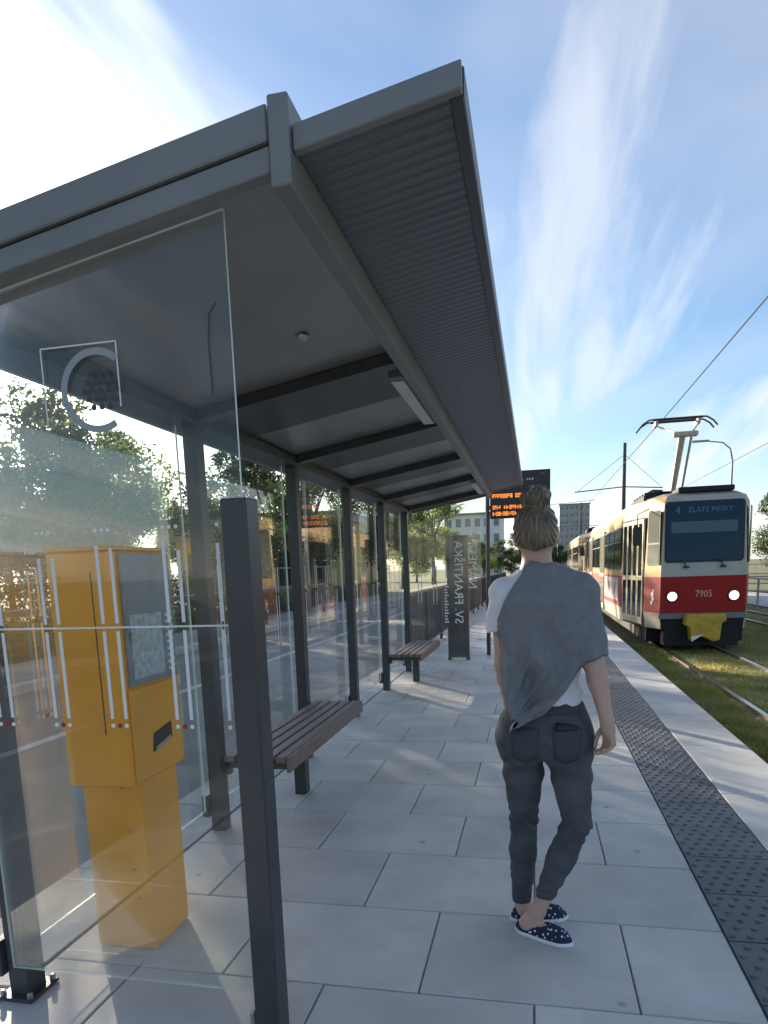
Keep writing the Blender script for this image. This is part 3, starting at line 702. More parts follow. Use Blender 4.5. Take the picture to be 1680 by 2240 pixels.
def pantograph(t, H):
    P = MB().box(-.5, .5, 2.3, 3.35, 3.30, 3.36).build('pantograph', M['tdark'], t)
    kz, ky = 3.3+(H-3.3)*.72, 2.35
    # lower arm leaning, knee, upper arm, head with two strips and horns
    MB().tube([(-.05, 3.3, 3.33), (-.02, ky+.12, kz)], [.055, .075], 10).build('lower_arm', M['panto'], P)
    MB().tube([(.12, 3.2, 3.33), (.16, ky+.02, kz-.02)], .028, 8).build('guide_rod', M['panto'], P)
    MB().box(-.22, .30, ky, ky+.16, kz-.05, kz+.06).build('knee_joint', M['panto'], P, bevel=.02)
    for s in (-1, 1): MB().tube([(.12*s+.05, ky+.05, kz+.02), (.48*s, ky+1.0, H-.12)], .02, 6).build('upper_arm', M['panto'], P)
    for dy in (-.17, .17):
        y = ky+1.0+dy
        MB().tube([(-.88, y, H-.22), (-.78, y, H-.10), (-.64, y, H-.01), (-.5, y, H), (.5, y, H), (.64, y, H-.01), (.78, y, H-.10), (.88, y, H-.22)], .02, 6).build('contact_strip', M['copper'], P)
        MB().box(-.55, .55, y-.03, y+.03, H-.035, H-.012).build('strip_carrier', M['tdark'], P)
    MB().box(-.5, -.44, ky+.8, ky+1.2, H-.15, H-.03).box(.44, .5, ky+.8, ky+1.2, H-.15, H-.03).build('head_bracket', M['panto'], P)
TX = 3.28; TY = 15.0
tram1 = make_tram('red and cream tram with raised pantograph and lit headlights arriving at the platform')
tram1.location = (TX, TY, RZ)
tram2 = copy_tree(tram1); tram2['label'] = 'rear tram car coupled behind the one with the raised pantograph'
tram2.location = (TX-.12, TY+15.2, RZ)
pantograph(tram1, 5.1)

# ------------------------------------------------------------------ overhead line, poles, lamps
def wire(name, pts, r, label, group='overhead wires'):
    MB().tube(pts, r, 5).build(name, M['copper'], None, label=label, cat='wire', group=group)
wire('contact_wire', [(2.85, -12, 4.82), (2.98, 17.4, 4.81), (2.98, 45, 4.85), (2.98, 160, 4.9)], .011, 'overhead contact wire touching the raised tram pantograph')
wire('contact_wire', [(6.9, -12, 4.9), (6.8, 45, 4.85), (6.6, 160, 4.9)], .011, 'overhead contact wire above the empty second track')
def catenary_pole(x, y, label):
    t = thing('catenary_pole', label, 'pole', (x, y, -.35), group='catenary poles')
    MB().tube([(0, 0, 0), (0, 0, 8.2)], [.13, .09], 10).build('mast', M['anth'], t)
    MB().tube([(0, 0, 5.9), (-2.6, 0, 5.75)], .03, 6).tube([(0, 0, 7.6), (-2.4, 0, 5.82)], .012, 5).build('bracket_arm', M['anth'], t)
    MB().tube([(0, 0, 5.9), (2.0, 0, 5.75)], .03, 6).tube([(0, 0, 7.6), (1.9, 0, 5.82)], .012, 5).build('bracket_arm', M['anth'], t)
catenary_pole(4.75, 41, 'dark catenary mast with two arms rising just behind the tram roof')
catenary_pole(4.75, 78, 'more distant catenary mast standing between the two tracks')
wire('span_wire', [(-3, 62, 6.6), (1.2, 62, 6.5), (5, 62, 6.7)], .02, 'span wire crossing the tracks far behind the tram')
def lamp(x, y, h, dx, label):
    t = thing('street_lamp', label, 'street lamp', (x, y, -.3), group='street lamps')
    pts = [(0, 0, 0), (0, 0, h*.86), (dx*.06, 0, h*.94), (dx*.25, 0, h*.985), (dx*.6, 0, h)]
    MB().tube(pts, [.09, .06, .05, .045, .04], 8).build('mast', M['lampgrey'], t)
    MB().box(min(dx*.58, dx), max(dx*.58, dx), -.12, .12, h-.03, h+.09).build('lamp_head', M['lampgrey'], t, bevel=.02)
M['lampgrey'] = mat('galvanised', (.30, .31, .32), .5, metal=.4)
lamp(12.9, 52, 9.6, -2.6, 'curved-arm street lamp rising above the tram roof')
lamp(-8.6, 26, 7.5, 2.2, 'grey street lamp on the pavement across the road')

# ------------------------------------------------------------------ woman (implicit surfaces meshed by surface nets)
def surface_net(fun, lo, hi, h):
    lo, hi = np.array(lo, float), np.array(hi, float)
    n = np.ceil((hi-lo)/h).astype(int)+1
    ax = [lo[i]+h*np.arange(n[i]) for i in range(3)]
    X, Y, Z = np.meshgrid(*ax, indexing='ij')
    F = fun(X, Y, Z)
    S = F < 0
    cnt = np.zeros(n-1, int); offs = [(i, j, k) for i in (0, 1) for j in (0, 1) for k in (0, 1)]
    sl = lambda A, o: A[o[0]:o[0]+n[0]-1, o[1]:o[1]+n[1]-1, o[2]:o[2]+n[2]-1]
    for o in offs: cnt += sl(S, o)
    act = (cnt > 0) & (cnt < 8); idx = -np.ones(n-1, int); ids = np.argwhere(act); idx[act] = np.arange(len(ids))
    acc = np.zeros((len(ids), 3)); c = np.zeros(len(ids))
    for a in offs:
        for d in range(3):
            if a[d]: continue
            b = list(a); b[d] = 1
            va, vb = sl(F, a)[act], sl(F, b)[act]; m_ = (va < 0) != (vb < 0)
            t = np.where(m_, va/np.where(m_, va-vb, 1), 0)
            p = np.tile(np.array(a, float), (len(ids), 1)); p[:, d] += t
            acc[m_] += p[m_]; c[m_] += 1
    V = lo+h*(ids+acc/c[:, None])
    Q = []
    for d in range(3):
        e1, e2 = (d+1) % 3, (d+2) % 3
        sa = [slice(1, n[i]-1) for i in range(3)]; sb = list(sa); sa[d] = slice(0, n[d]-1); sb[d] = slice(1, n[d])
        A, B = S[tuple(sa)], S[tuple(sb)]
        for sgn in (0, 1):
            e = np.argwhere((A & ~B) if sgn == 0 else (~A & B))
            if not len(e): continue
            off = np.array([1, 1, 1]); off[d] = 0; e = e+off
            def ci(u, v):
                q = e.copy(); q[:, e1] += u; q[:, e2] += v; return idx[q[:, 0], q[:, 1], q[:, 2]]
            quad = np.stack([ci(-1, -1), ci(0, -1), ci(0, 0), ci(-1, 0)], 1)
            if sgn: quad = quad[:, ::-1]
            Q.append(quad)
    Q = np.concatenate(Q); Q = Q[(Q >= 0).all(1)]
    return V, Q
def net_obj(name, fun, lo, hi, h, mt, parent, smooth_it=2, **k):
    V, Q = surface_net(fun, lo, hi, h)
    me = bpy.data.meshes.new(name); me.from_pydata(V.tolist(), [], Q.tolist()); me.materials.append(mt)
    bm = bmesh.new(); bm.from_mesh(me)
    for _ in range(smooth_it): bmesh.ops.smooth_vert(bm, verts=bm.verts, factor=.4, use_axis_x=True, use_axis_y=True, use_axis_z=True)
    bm.to_mesh(me); bm.free()
    me.polygons.foreach_set('use_smooth', [True]*len(me.polygons)); me.update()
    return link(name, me, parent, **k)
def smin(a, b, k):
    h = np.clip(.5+.5*(b-a)/k, 0, 1); return b*(1-h)+a*h-k*h*(1-h)
def smax(a, b, k): return -smin(-a, -b, k)
def cone(X, Y, Z, a, b, ra, rb):
    a, b = np.array(a), np.array(b); d = b-a; L2 = d@d
    t = np.clip(((X-a[0])*d[0]+(Y-a[1])*d[1]+(Z-a[2])*d[2])/L2, 0, 1)
    return np.sqrt((X-a[0]-t*d[0])**2+(Y-a[1]-t*d[1])**2+(Z-a[2]-t*d[2])**2)-(ra+(rb-ra)*t)
def ell(X, Y, Z, c, r):
    q = np.sqrt(((X-c[0])/r[0])**2+((Y-c[1])/r[1])**2+((Z-c[2])/r[2])**2); return (q-1)*min(r)
# torso profile: z, centre x, centre y, half width, half depth
TP = np.array([(.70, .036, -.005, .130, .085), (.76, .036, -.010, .154, .100), (.83, .036, -.015, .164, .112), (.90, .036, -.008, .152, .100), (.97, .036, .0, .134, .088),
               (1.05, .032, .004, .128, .083), (1.15, .024, .004, .135, .090), (1.25, .018, .0, .148, .095), (1.33, .016, -.006, .155, .090), (1.39, .016, -.006, .140, .074), (1.43, .012, -.004, .085, .058), (1.47, .01, .0, .055, .05)])
def torso(X, Y, Z, off=0., zlo=.70, zhi=1.47, wob=0.):
    zc = np.clip(Z, TP[0, 0], TP[-1, 0])
    f = [np.interp(zc, TP[:, 0], TP[:, i]) for i in (1, 2, 3, 4)]
    a, b = f[2]+off, f[3]+off
    dx, dy = X-f[0], Y-f[1]
    q = (np.abs(dx/a)**2.3+np.abs(dy/b)**2.3)**(1/2.3)
    d = (q-1)*np.minimum(a, b)
    return smax(d, np.maximum(zlo-Z, Z-zhi), .02)
SHL, ELL_, WRL = (-.116, .0, 1.362), (-.112, .0, 1.10), (-.098, .13, .93)
SHR, ELR, WRR = (.158, -.004, 1.362), (.208, -.05, 1.12), (.256, -.10, .905)
HIPL, KNL, ANL = (-.045, 0., .83), (-.042, .085, .45), (-.052, .125, .10)
HIPR, KNR, ANR = (.118, -.005, .83), (.158, -.045, .50), (.012, .005, .10)
def finger(X, Y, Z, pts, r):
    d = cone(X, Y, Z, pts[0], pts[1], r, r*.95)
    for a, b in zip(pts[1:-1], pts[2:]): d = np.minimum(d, cone(X, Y, Z, a, b, r*.95, r*.85))
    return d
def hand(X, Y, Z, w, d, side, fwd, curl):
    """w wrist, d direction down the hand, side = unit towards the thumb, fwd = palm normal (fingers curl this way)"""
    w, d, side, fwd = [np.array(v, float) for v in (w, d, side, fwd)]
    d /= np.linalg.norm(d); side /= np.linalg.norm(side); fwd /= np.linalg.norm(fwd)
    pc = w+d*.045
    D = cone(X, Y, Z, w, w+d*.03, .024, .026)
    for s in (-.026, -.009, .009, .026): D = smin(D, cone(X, Y, Z, w+d*.015+side*s*.6, w+d*.078+side*s, .013, .0105), .012)
    for i, (s, L) in enumerate(((.027, .066), (.0095, .075), (-.009, .07), (-.026, .054))):
        p0 = w+d*.076+side*s; a1 = curl*(.55+.12*i)
        d1 = d*math.cos(a1)+fwd*math.sin(a1); p1 = p0+d1*L*.45
        a2 = a1+curl*.9; d2 = d*math.cos(a2)+fwd*math.sin(a2); p2 = p1+d2*L*.32
        a3 = a2+curl*.6; d3 = d*math.cos(a3)+fwd*math.sin(a3); p3 = p2+d3*L*.23
        D = smin(D, finger(X, Y, Z, [p0, p1, p2, p3], .0088-(.001 if i == 3 else 0)), .004)
    t0 = w+d*.022+side*.022; t1 = t0+d*.028+side*.022+fwd*.012; t2 = t1+d*.030+side*.006+fwd*.012; t3 = t2+d*.022+fwd*.006
    return smin(D, finger(X, Y, Z, [t0, t1, t2, t3], .0105), .008)
HDR = np.array([.12, -.02, -1.0])
def f_body(X, Y, Z):
    D = torso(X, Y, Z, -.004, .82)
    D = smin(D, cone(X, Y, Z, (.01, -.004, 1.40), (.004, .022, 1.55), .058, .050), .03)
    # head: skull, face, jaw, nose, ears
    H = ell(X, Y, Z, (.003, .015, 1.605), (.072, .092, .088))
    H = smin(H, ell(X, Y, Z, (.008, .062, 1.545), (.052, .050, .068)), .03)
    H = smin(H, cone(X, Y, Z, (.012, .108, 1.565), (.013, .122, 1.538), .008, .012), .012)
    H = smin(H, cone(X, Y, Z, (.0, .100, 1.508), (.024, .100, 1.508), .009, .009), .01)
    H = smin(H, ell(X, Y, Z, (.010, .088, 1.487), (.022, .022, .018)), .015)
    for s in (-.028, .042): H = smax(H, -ell(X, Y, Z, (s, .112, 1.585), (.016, .012, .010)), .008)
    for s in (-.068, .076): H = smin(H, ell(X, Y, Z, (s, .012, 1.570), (.010, .019, .031)), .006)
    D = smin(D, H, .03)
    for sh, el, wr, hd_ in ((SHL, ELL_, WRL, (.2, .75, -.65)), (SHR, ELR, WRR, tuple(HDR))):
        D = smin(D, cone(X, Y, Z, sh, el, .046, .036), .03)
        D = smin(D, cone(X, Y, Z, el, [e+(w_-e)*.35 for e, w_ in zip(el, wr)], .036, .036), .02)
        D = smin(D, cone(X, Y, Z, [e+(w_-e)*.3 for e, w_ in zip(el, wr)], wr, .036, .0235), .015)
    D = smin(D, hand(X, Y, Z, WRR, HDR, (-.45, .85, 0), (-.85, -.35, 0), .75), .012)
    D = smin(D, hand(X, Y, Z, WRL, (.2, .75, -.65), (.5, .3, .8), (.8, -.2, -.2), .6), .012)
    for h_, kn, an in ((HIPL, KNL, ANL), (HIPR, KNR, ANR)):
        D = smin(D, cone(X, Y, Z, h_, kn, .068, .043), .01)
        mid = [k_+(a_-k_)*.35 for k_, a_ in zip(kn, an)]
        D = smin(D, cone(X, Y, Z, kn, mid, .042, .045), .02); D = smin(D, cone(X, Y, Z, mid, an, .045, .028), .02)
    for (hx, hy), (tx, ty), an in FEET:
        D = smin(D, cone(X, Y, Z, an, (hx, hy, .045), .030, .030), .02)
        D = smin(D, cone(X, Y, Z, (hx, hy, .042), (tx, ty, .030), .028, .018), .03)
    return D
FEET = [((-.045, .118), (.085, .150), ANL), ((-.025, .010), (.085, -.038), ANR)]
def jeans_leg(X, Y, Z, h_, kn, an, cuff):
    cf = [k_+(a_-k_)*cuff for k_, a_ in zip(kn, an)]; mid = [k_+(a_-k_)*.38 for k_, a_ in zip(kn, an)]
    mt_ = [a_+(b_-a_)*.45 for a_, b_ in zip(h_, kn)]; D = smin(cone(X, Y, Z, h_, mt_, .090, .077), cone(X, Y, Z, mt_, kn, .077, .053), .01)
    D = smin(D, cone(X, Y, Z, kn, mid, .052, .055), .02)
    d2 = cone(X, Y, Z, mid, cf, .055, .037)
    dirv = np.array(an)-np.array(kn); dirv /= np.linalg.norm(dirv)
    pl = (X-cf[0])*dirv[0]+(Y-cf[1])*dirv[1]+(Z-cf[2])*dirv[2]
    D = smin(D, d2, .015)
    return np.maximum(D, np.where(Z < .4, pl, -1.))
def f_jeans(X, Y, Z):
    D = torso(X, Y, Z, .006, .765, .968)
    # seat
    D = smin(D, ell(X, Y, Z, (-.042, -.055, .815), (.084, .082, .095)), .035); D = smin(D, ell(X, Y, Z, (.115, -.055, .815), (.084, .082, .095)), .035)
    L = jeans_leg(X, Y, Z, HIPL, KNL, ANL, 1.09); R = jeans_leg(X, Y, Z, HIPR, KNR, ANR, .82)
    D = smin(D, smin(L, R, .012), .050)
    # creases behind the knees, at the seat and the cuffs
    w = .0035*np.sin(130*(Z+.35*X)+4*np.sin(30*X))*np.exp(-((Z-.47)/.07)**2)+.003*np.sin(150*(Z-.2*X)+3*np.sin(40*Y))*np.exp(-((Z-.19)/.05)**2)
    w += .004*np.sin(70*(Z+.8*np.abs(X-.036))+2*np.sin(25*X))*np.exp(-((Z-.70)/.06)**2)+.0015*np.sin(90*X+60*Z)
    D = D+w
    D = smax(D, Z-.966-.01*(X-.036), .006)
    return D
def f_tee(X, Y, Z):
    D = torso(X, Y, Z, .004, .93, 1.452)
    D = smin(D, cone(X, Y, Z, (-.108, 0, 1.366), (-.124, .0, 1.245), .058, .060), .03)
    D = smin(D, cone(X, Y, Z, (.15, 0, 1.37), SHR, .05, .05), .02); D = smin(D, cone(X, Y, Z, (.0, -.002, 1.432), (-.105, -.002, 1.372), .042, .052), .03)
    w = .004*np.sin(85*(Z+.5*X))*np.exp(-((Z-1.0)/.07)**2)+.0025*np.sin(70*(Z-1.2*X))
    D = D+w
    D = np.maximum(D, np.where(X < -.05, 1.236+(X+.124)*.25-Z, -1)); D = np.maximum(D, .955-Z)
    nk = np.sqrt((X-.008)**2+((Y-.012)*1.05)**2)-.066
    return np.maximum(D, np.minimum(-nk, Z-1.43)*1.0)
LX = np.array([(.86, -.10), (.905, -.075), (1.0, -.110), (1.10, -.128), (1.20, -.140), (1.28, -.135), (1.34, -.112), (1.40, -.078), (1.44, -.05), (1.50, -.03)])
def f_drape(X, Y, Z):
    flare = np.clip((1.25-Z)/.35, 0, 1)
    D = torso(X, Y, Z, .019, .80, 1.462)-.018*flare-.020*flare*np.clip(-(X-.03)/.12, 0, 1)
    sl_ = cone(X, Y, Z, (.135, -.002, 1.362), SHR, .064, .066); sl_ = smin(sl_, cone(X, Y, Z, SHR, (.206, -.048, 1.115), .068, .064), .02)
    dv = np.array(ELR)-np.array(SHR); dv /= np.linalg.norm(dv); cutp = (X-.206)*dv[0]+(Y+.048)*dv[1]+(Z-1.128)*dv[2]
    sl_ = np.maximum(sl_, cutp)
    D = smin(D, cone(X, Y, Z, (.0, -.002, 1.432), (.15, -.002, 1.372), .052, .058), .03); D = smin(D, cone(X, Y, Z, (.0, -.002, 1.432), (-.10, -.002, 1.378), .050, .055), .03)
    # diagonal folds gathering at the low left corner
    u = (X+.065)*.80+(Z-.90)*.12; r = np.sqrt((X+.07)**2+(Z-.89)**2); ang = np.arctan2(Z-.88, X+.10)
    w = .036*(np.abs(np.sin(11*ang+.9+.8*np.sin(8*r)))**.75-.6)*np.clip(1-r/.52, 0, 1)**.5*np.clip(r/.14, 0, 1)*np.clip((1.36-Z)/.25, 0, 1)*np.where(Y < .03, 1, .3)+.006*np.sin(15*ang+2.0*np.sin(9*r))*np.clip(1-r/.48, 0, 1)**.6*np.clip((1.36-Z)/.25, 0, 1)
    w += .009*np.sin(70*(X*.95+.30*Z)+2.2*np.sin(9*Z+3*X))*np.clip((1.30-Z)/.15, 0, 1)+.016*np.sin(34*(X*.9+.28*Z)+1.5*np.sin(11*Z))*np.clip((1.34-Z)/.2, 0, 1)+.002*np.sin(75*X-50*Z+2*np.sin(20*Z))
    D = D+w-.010-.014*np.clip((1.25-Z)/.15, 0, 1)
    hem = .893+(X+.068)*.86-.04*np.sin(np.clip((X+.068)/.22, 0, 1)*math.pi)
    D = np.maximum(D, (hem-Z)*.75)
    D = np.maximum(D, (np.interp(Z, LX[:, 0], LX[:, 1])-X)*.9)
    D = smin(D, sl_+.003*np.sin(60*Z+30*X)*np.clip((1.3-Z)/.1, 0, 1), .03)
    nk = np.sqrt((X-.010)**2+((Y-.014)*1.0)**2)-.064
    return np.maximum(D, np.minimum(-nk, Z-1.42))
def f_hair(X, Y, Z):
    D = ell(X, Y, Z, (.002, .006, 1.607), (.0805, .098, .094))
    D = smin(D, ell(X, Y, Z, (.003, -.030, 1.560), (.060, .058, .055)), .03)
    ang = np.arctan2(X-.002, (Z-1.70)); w = .0022*np.sin(46*ang+3*np.sin(7*ang))+.0014*np.sin(95*ang+20*Z)
    D = D+w*np.clip((1.69-Z)/.03, 0, 1)
    D = np.maximum(D, (Y-.045)+.35*(1.60-Z))         # hairline in front of the ears
    D = np.maximum(D, 1.520+.30*np.abs(X-.002)+np.clip(Y, 0, 1)*.6-Z)
    B = ell(X, Y, Z, (.003, -.022, 1.712), (.054, .052, .043)); a2 = np.arctan2(Y+.022, X-.003)
    B = B+.0035*np.sin(5*a2+60*Z)+.002*np.sin(13*a2-90*Z)
    return smin(D, B, .010)
def shoe(heel, toe):
    hx, hy = heel; tx, ty = toe; d = np.array([tx-hx, ty-hy]); L = np.linalg.norm(d); d /= L; e = np.array([-d[1], d[0]])
    def loc(X, Y): return (X-hx)*d[0]+(Y-hy)*d[1], (X-hx)*e[0]+(Y-hy)*e[1]
    def up_(X, Y, Z):
        s, t = loc(X, Y)
        w = np.interp(s, [-.05, -.03, .02, .08, .13, .16, .185], [.022, .031, .034, .041, .042, .038, .030])
        h_ = np.interp(s, [-.05, 0, .05, .10, .15, .185], [.058, .066, .058, .056, .046, .026])
        q = np.sqrt((t/w)**2+((Z-.012)/h_)**2+np.clip((np.abs(s-.066)-.07)/.05, 0, 9)**2)
        D = (q-1)*.03
        op = np.sqrt(((s-.03)/.062)**2+(t/.027)**2)-1
        D = np.maximum(D, np.minimum(-op*.03, Z-.036))
        return np.maximum(D, .012-Z)
    def sole(X, Y, Z):
        s, t = loc(X, Y)
        w = np.interp(s, [-.055, -.03, .02, .08, .13, .16, .19], [.025, .034, .037, .045, .046, .042, .034])
        q = np.sqrt((t/w)**2+np.clip((np.abs(s-.066)-.07)/.054, 0, 9)**2)
        return np.maximum((q-1)*.03, np.maximum(.001-Z, Z-.017))
    return up_, sole
M['skin'] = mat('skin', (.52, .33, .25), .5, var=.05, vscale=18, bump=.05, bscale=150)
M['denim'] = mat('dark_denim', (.046, .052, .064), .85, col2=(.095, .102, .116), vscale=9, bump=.25, bscale=420)
M['teewhite'] = mat('white_cotton', (.72, .72, .76), .85, bump=.1, bscale=200, var=.02)
M['greyknit'] = mat('grey_jersey', (.168, .174, .188), .9, col2=(.205, .211, .224), vscale=30, bump=.2, bscale=260)
def hair_mat():
    mt = mat('hair', (.075, .052, .036), .42, spec=.6); n, l = mt.node_tree.nodes, mt.node_tree.links
    t = n.new('ShaderNodeTexCoord'); mp = n.new('ShaderNodeMapping'); mp.inputs['Scale'].default_value = (140, 60, 9); l.new(t.outputs['Object'], mp.inputs[0])
    nz = n.new('ShaderNodeTexNoise'); nz.inputs['Scale'].default_value = 1; nz.inputs['Detail'].default_value = 4; l.new(mp.outputs[0], nz.inputs[0])
    r = n.new('ShaderNodeValToRGB'); l.new(nz.outputs[0], r.inputs[0]); r.color_ramp.elements[0].position = .35; r.color_ramp.elements[1].position = .7
    r.color_ramp.elements[0].color = (.06, .043, .03, 1); r.color_ramp.elements[1].color = (.22, .16, .105, 1); l.new(r.outputs[0], n['Principled BSDF'].inputs['Base Color'])
    bp = n.new('ShaderNodeBump'); bp.inputs['Strength'].default_value = .6; bp.inputs['Distance'].default_value = .004; l.new(nz.outputs[0], bp.inputs['Height']); l.new(bp.outputs[0], n['Principled BSDF'].inputs['Normal'])
    return mt
def shoe_mat():
    mt = mat('navy_dotted_canvas', (.012, .02, .06), .8); n, l = mt.node_tree.nodes, mt.node_tree.links
    t = n.new('ShaderNodeTexCoord'); v = n.new('ShaderNodeTexVoronoi'); v.inputs['Scale'].default_value = 62; v.inputs['Randomness'].default_value = .75; l.new(t.outputs['Object'], v.inputs[0])
    r = n.new('ShaderNodeValToRGB'); r.color_ramp.interpolation = 'CONSTANT'; l.new(v.outputs['Distance'], r.inputs[0])
    r.color_ramp.elements[0].color = (.62, .66, .70, 1); r.color_ramp.elements[1].position = .27; r.color_ramp.elements[1].color = (.010, .018, .055, 1)
    l.new(r.outputs[0], n['Principled BSDF'].inputs['Base Color']); return mt
wm = thing('person', 'woman with hair bun walking in grey draped top, dark jeans and dotted slippers', 'person', (0, 2.66, 0))
body = net_obj('body', f_body, (-.24, -.26, .0), (.36, .30, 1.72), .005, M['skin'], wm)
net_obj('hair', f_hair, (-.11, -.13, 1.49), (.115, .13, 1.78), .0035, hair_mat(), wm)
net_obj('jeans', f_jeans, (-.20, -.20, .08), (.28, .23, .99), .005, M['denim'], wm)
net_obj('white_shirt', f_tee, (-.22, -.16, .93), (.26, .16, 1.48), .005, M['teewhite'], wm)
net_obj('draped_top', f_drape, (-.22, -.19, .84), (.33, .18, 1.49), .0045, M['greyknit'], wm, smooth_it=1)
sm_ = shoe_mat()
for heel, toe, an in FEET:
    u_, s_ = shoe(heel, toe); x0, x1 = min(heel[0], toe[0])-.08, max(heel[0], toe[0])+.12; y0, y1 = min(heel[1], toe[1])-.10, max(heel[1], toe[1])+.10
    so = net_obj('slipper', u_, (x0, y0, 0), (x1, y1, .09), .003, sm_, wm, smooth_it=1)
    net_obj('sole', s_, (x0, y0, -.006), (x1, y1, .03), .003, M['teewhite'], so, smooth_it=1)
# back pockets, belt, and the dark purse that sticks out of the right pocket
def on_seat(x, z, off=.002):
    lo_, hi_ = -.22, 0.
    for _ in range(30):
        mid = (lo_+hi_)/2
        if f_jeans(np.array([x]), np.array([mid]), np.array([z]))[0] > 0: lo_ = mid
        else: hi_ = mid
    return (x, lo_-off, z)
def patch(name, poly_fun, nu, nv, mt, parent, off=.003):
    V = []; F = []
    for j in range(nv+1):
        for i in range(nu+1):
            x, z = poly_fun(i/nu, j/nv); V.append(on_seat(x, z, off))
    for j in range(nv):
        for i in range(nu): a = j*(nu+1)+i; F.append((a, a+1, a+nu+2, a+nu+1))
    me = bpy.data.meshes.new(name); me.from_pydata(V, [], F); me.materials.append(mt); o = link(name, me, parent)
    so_ = o.modifiers.new('s', 'SOLIDIFY'); so_.thickness = .004; so_.offset = 0
    me.polygons.foreach_set('use_smooth', [True]*len(F)); return o
jn = [o for o in wm.children if o.name.startswith('jeans')][0]
pd = mat('pocket_denim', (.055, .061, .073), .85, bump=.3, bscale=420)
for cx in (-.035, .115):
    w_ = .052
    patch('back_pocket', lambda u, v, cx=cx: (cx+(u-.5)*2*w_*(1-.12*v), .885-.115*v-.018*(1-abs(2*u-1))*v), 8, 6, pd, jn)
patch('purse_edge', lambda u, v: (.075+.075*u, .905-.012*u-.030*v*(1-.6*u)), 6, 3, M['black'], jn, .009)
patch('waistband', lambda u, v: (-.095+.255*u, .963-.034*v+.01*(u-.5)*.25), 22, 3, pd, jn, .002)

# ------------------------------------------------------------------ trees
def bark(): return mat('bark', (.10, .075, .055), .9, var=.3, vscale=12, bump=.8, bscale=25)
M['bark'] = bark()
M['leafA'] = leaf_mat('leaves_mid_green', (.05, .09, .018), (.12, .16, .035), .55, .9)
M['leafB'] = leaf_mat('leaves_dark_green', (.025, .055, .015), (.06, .09, .025), .35, .8)
M['leafC'] = leaf_mat('leaves_pale_green', (.07, .11, .03), (.15, .17, .06), .45, 1.1)
def leaf_crown(seed, lobes, nleaf, size):
    R = np.random.default_rng(seed); P = []
    w = np.array([l[3]**2 for l in lobes]); w = w/w.sum()
    for (cx, cy, cz, r), n in zip(lobes, R.multinomial(nleaf, w)):
        d = R.normal(size=(n, 3)); d /= np.linalg.norm(d, axis=1)[:, None]
        rad = r*(R.uniform(0, 1, n)**.42)
        # clumps: pull leaves towards twig centres
        k = max(6, n//55); cd = R.normal(size=(k, 3)); cd /= np.linalg.norm(cd, axis=1)[:, None]; cpos = cd*(r*(R.uniform(.25, 1, k)**.5))[:, None]
        idx = R.integers(0, k, n)
        p = cpos[idx]+R.normal(size=(n, 3))*r*.17
        mixm = R.uniform(0, 1, n) < .2; p[mixm] = d[mixm]*rad[mixm, None]
        P.append(p*np.array([1, 1, .85])+np.array([cx, cy, cz]))
    P = np.concatenate(P); n = len(P)
    a = R.normal(size=(n, 3)); a /= np.linalg.norm(a, axis=1)[:, None]
    b = np.cross(a, R.normal(size=(n, 3))); b /= np.linalg.norm(b, axis=1)[:, None]
    s = size*R.uniform(.6, 1.35, n)[:, None]
    V = np.stack([P-a*s, P+b*s*.5, P+a*s, P-b*s*.5], 1).reshape(-1, 3)
    me = bpy.data.meshes.new('crown'); me.vertices.add(4*n); me.vertices.foreach_set('co', V.ravel())
    me.loops.add(4*n); me.loops.foreach_set('vertex_index', np.arange(4*n)); me.polygons.add(n)
    me.polygons.foreach_set('loop_start', np.arange(n)*4); me.polygons.foreach_set('loop_total', np.full(n, 4)); me.update()
    return me
def tree_proto(seed, h, spread, base, nleaf, size):
    R = random.Random(seed); lobes = []
    tips = []
    for i in range(11):
        a = 2*math.pi*i/11*1.6+R.uniform(-.3, .3); t = (i+.5)/11
        z = base+(h-base)*(.12+.80*t); rr = spread*math.sin(math.pi*(.18+.72*t))*R.uniform(.45, .8)
        r = spread*R.uniform(.36, .52)*(1.1-.4*t)
        lobes.append((rr*math.cos(a), rr*math.sin(a), z, r)); tips.append((rr*math.cos(a)*.8, rr*math.sin(a)*.8, z))
    crown = leaf_crown(seed, lobes, nleaf, size)
    tb = MB().tube([(0, 0, -.1), (.03, .02, base*.6), (-.03, .05, base*1.1), (0, 0, h*.8)], [h*.026, h*.02, h*.016, h*.004], 8)
    for i, tp in enumerate(tips):
        z0 = base*.8+(tp[2]-base*.8)*.35
        tb.tube([(0, 0, z0), (tp[0]*.5, tp[1]*.5, (z0+tp[2])/2+.1), tp], [h*.009, h*.006, h*.002], 5)
    return crown, tb.mesh('trunk', M['bark'], smooth=True)
PROT = [tree_proto(11, 8, 2.9, 2.2, 15000, .085), tree_proto(23, 7, 2.6, 1.4, 15000, .085), tree_proto(37, 9, 3.0, 2.6, 14000, .09)]
def tree(x, y, s, k, leaf, label, rz=0., z=-.1, sz=1.0, group='street trees'):
    t = thing('tree', label, 'tree', (x, y, z), rz, group); t.scale = (s, s, s*sz)
    cm = PROT[k][0].copy(); cm.materials.clear(); cm.materials.append(M[leaf])
    link('crown', cm, t); link('trunk', PROT[k][1], t)
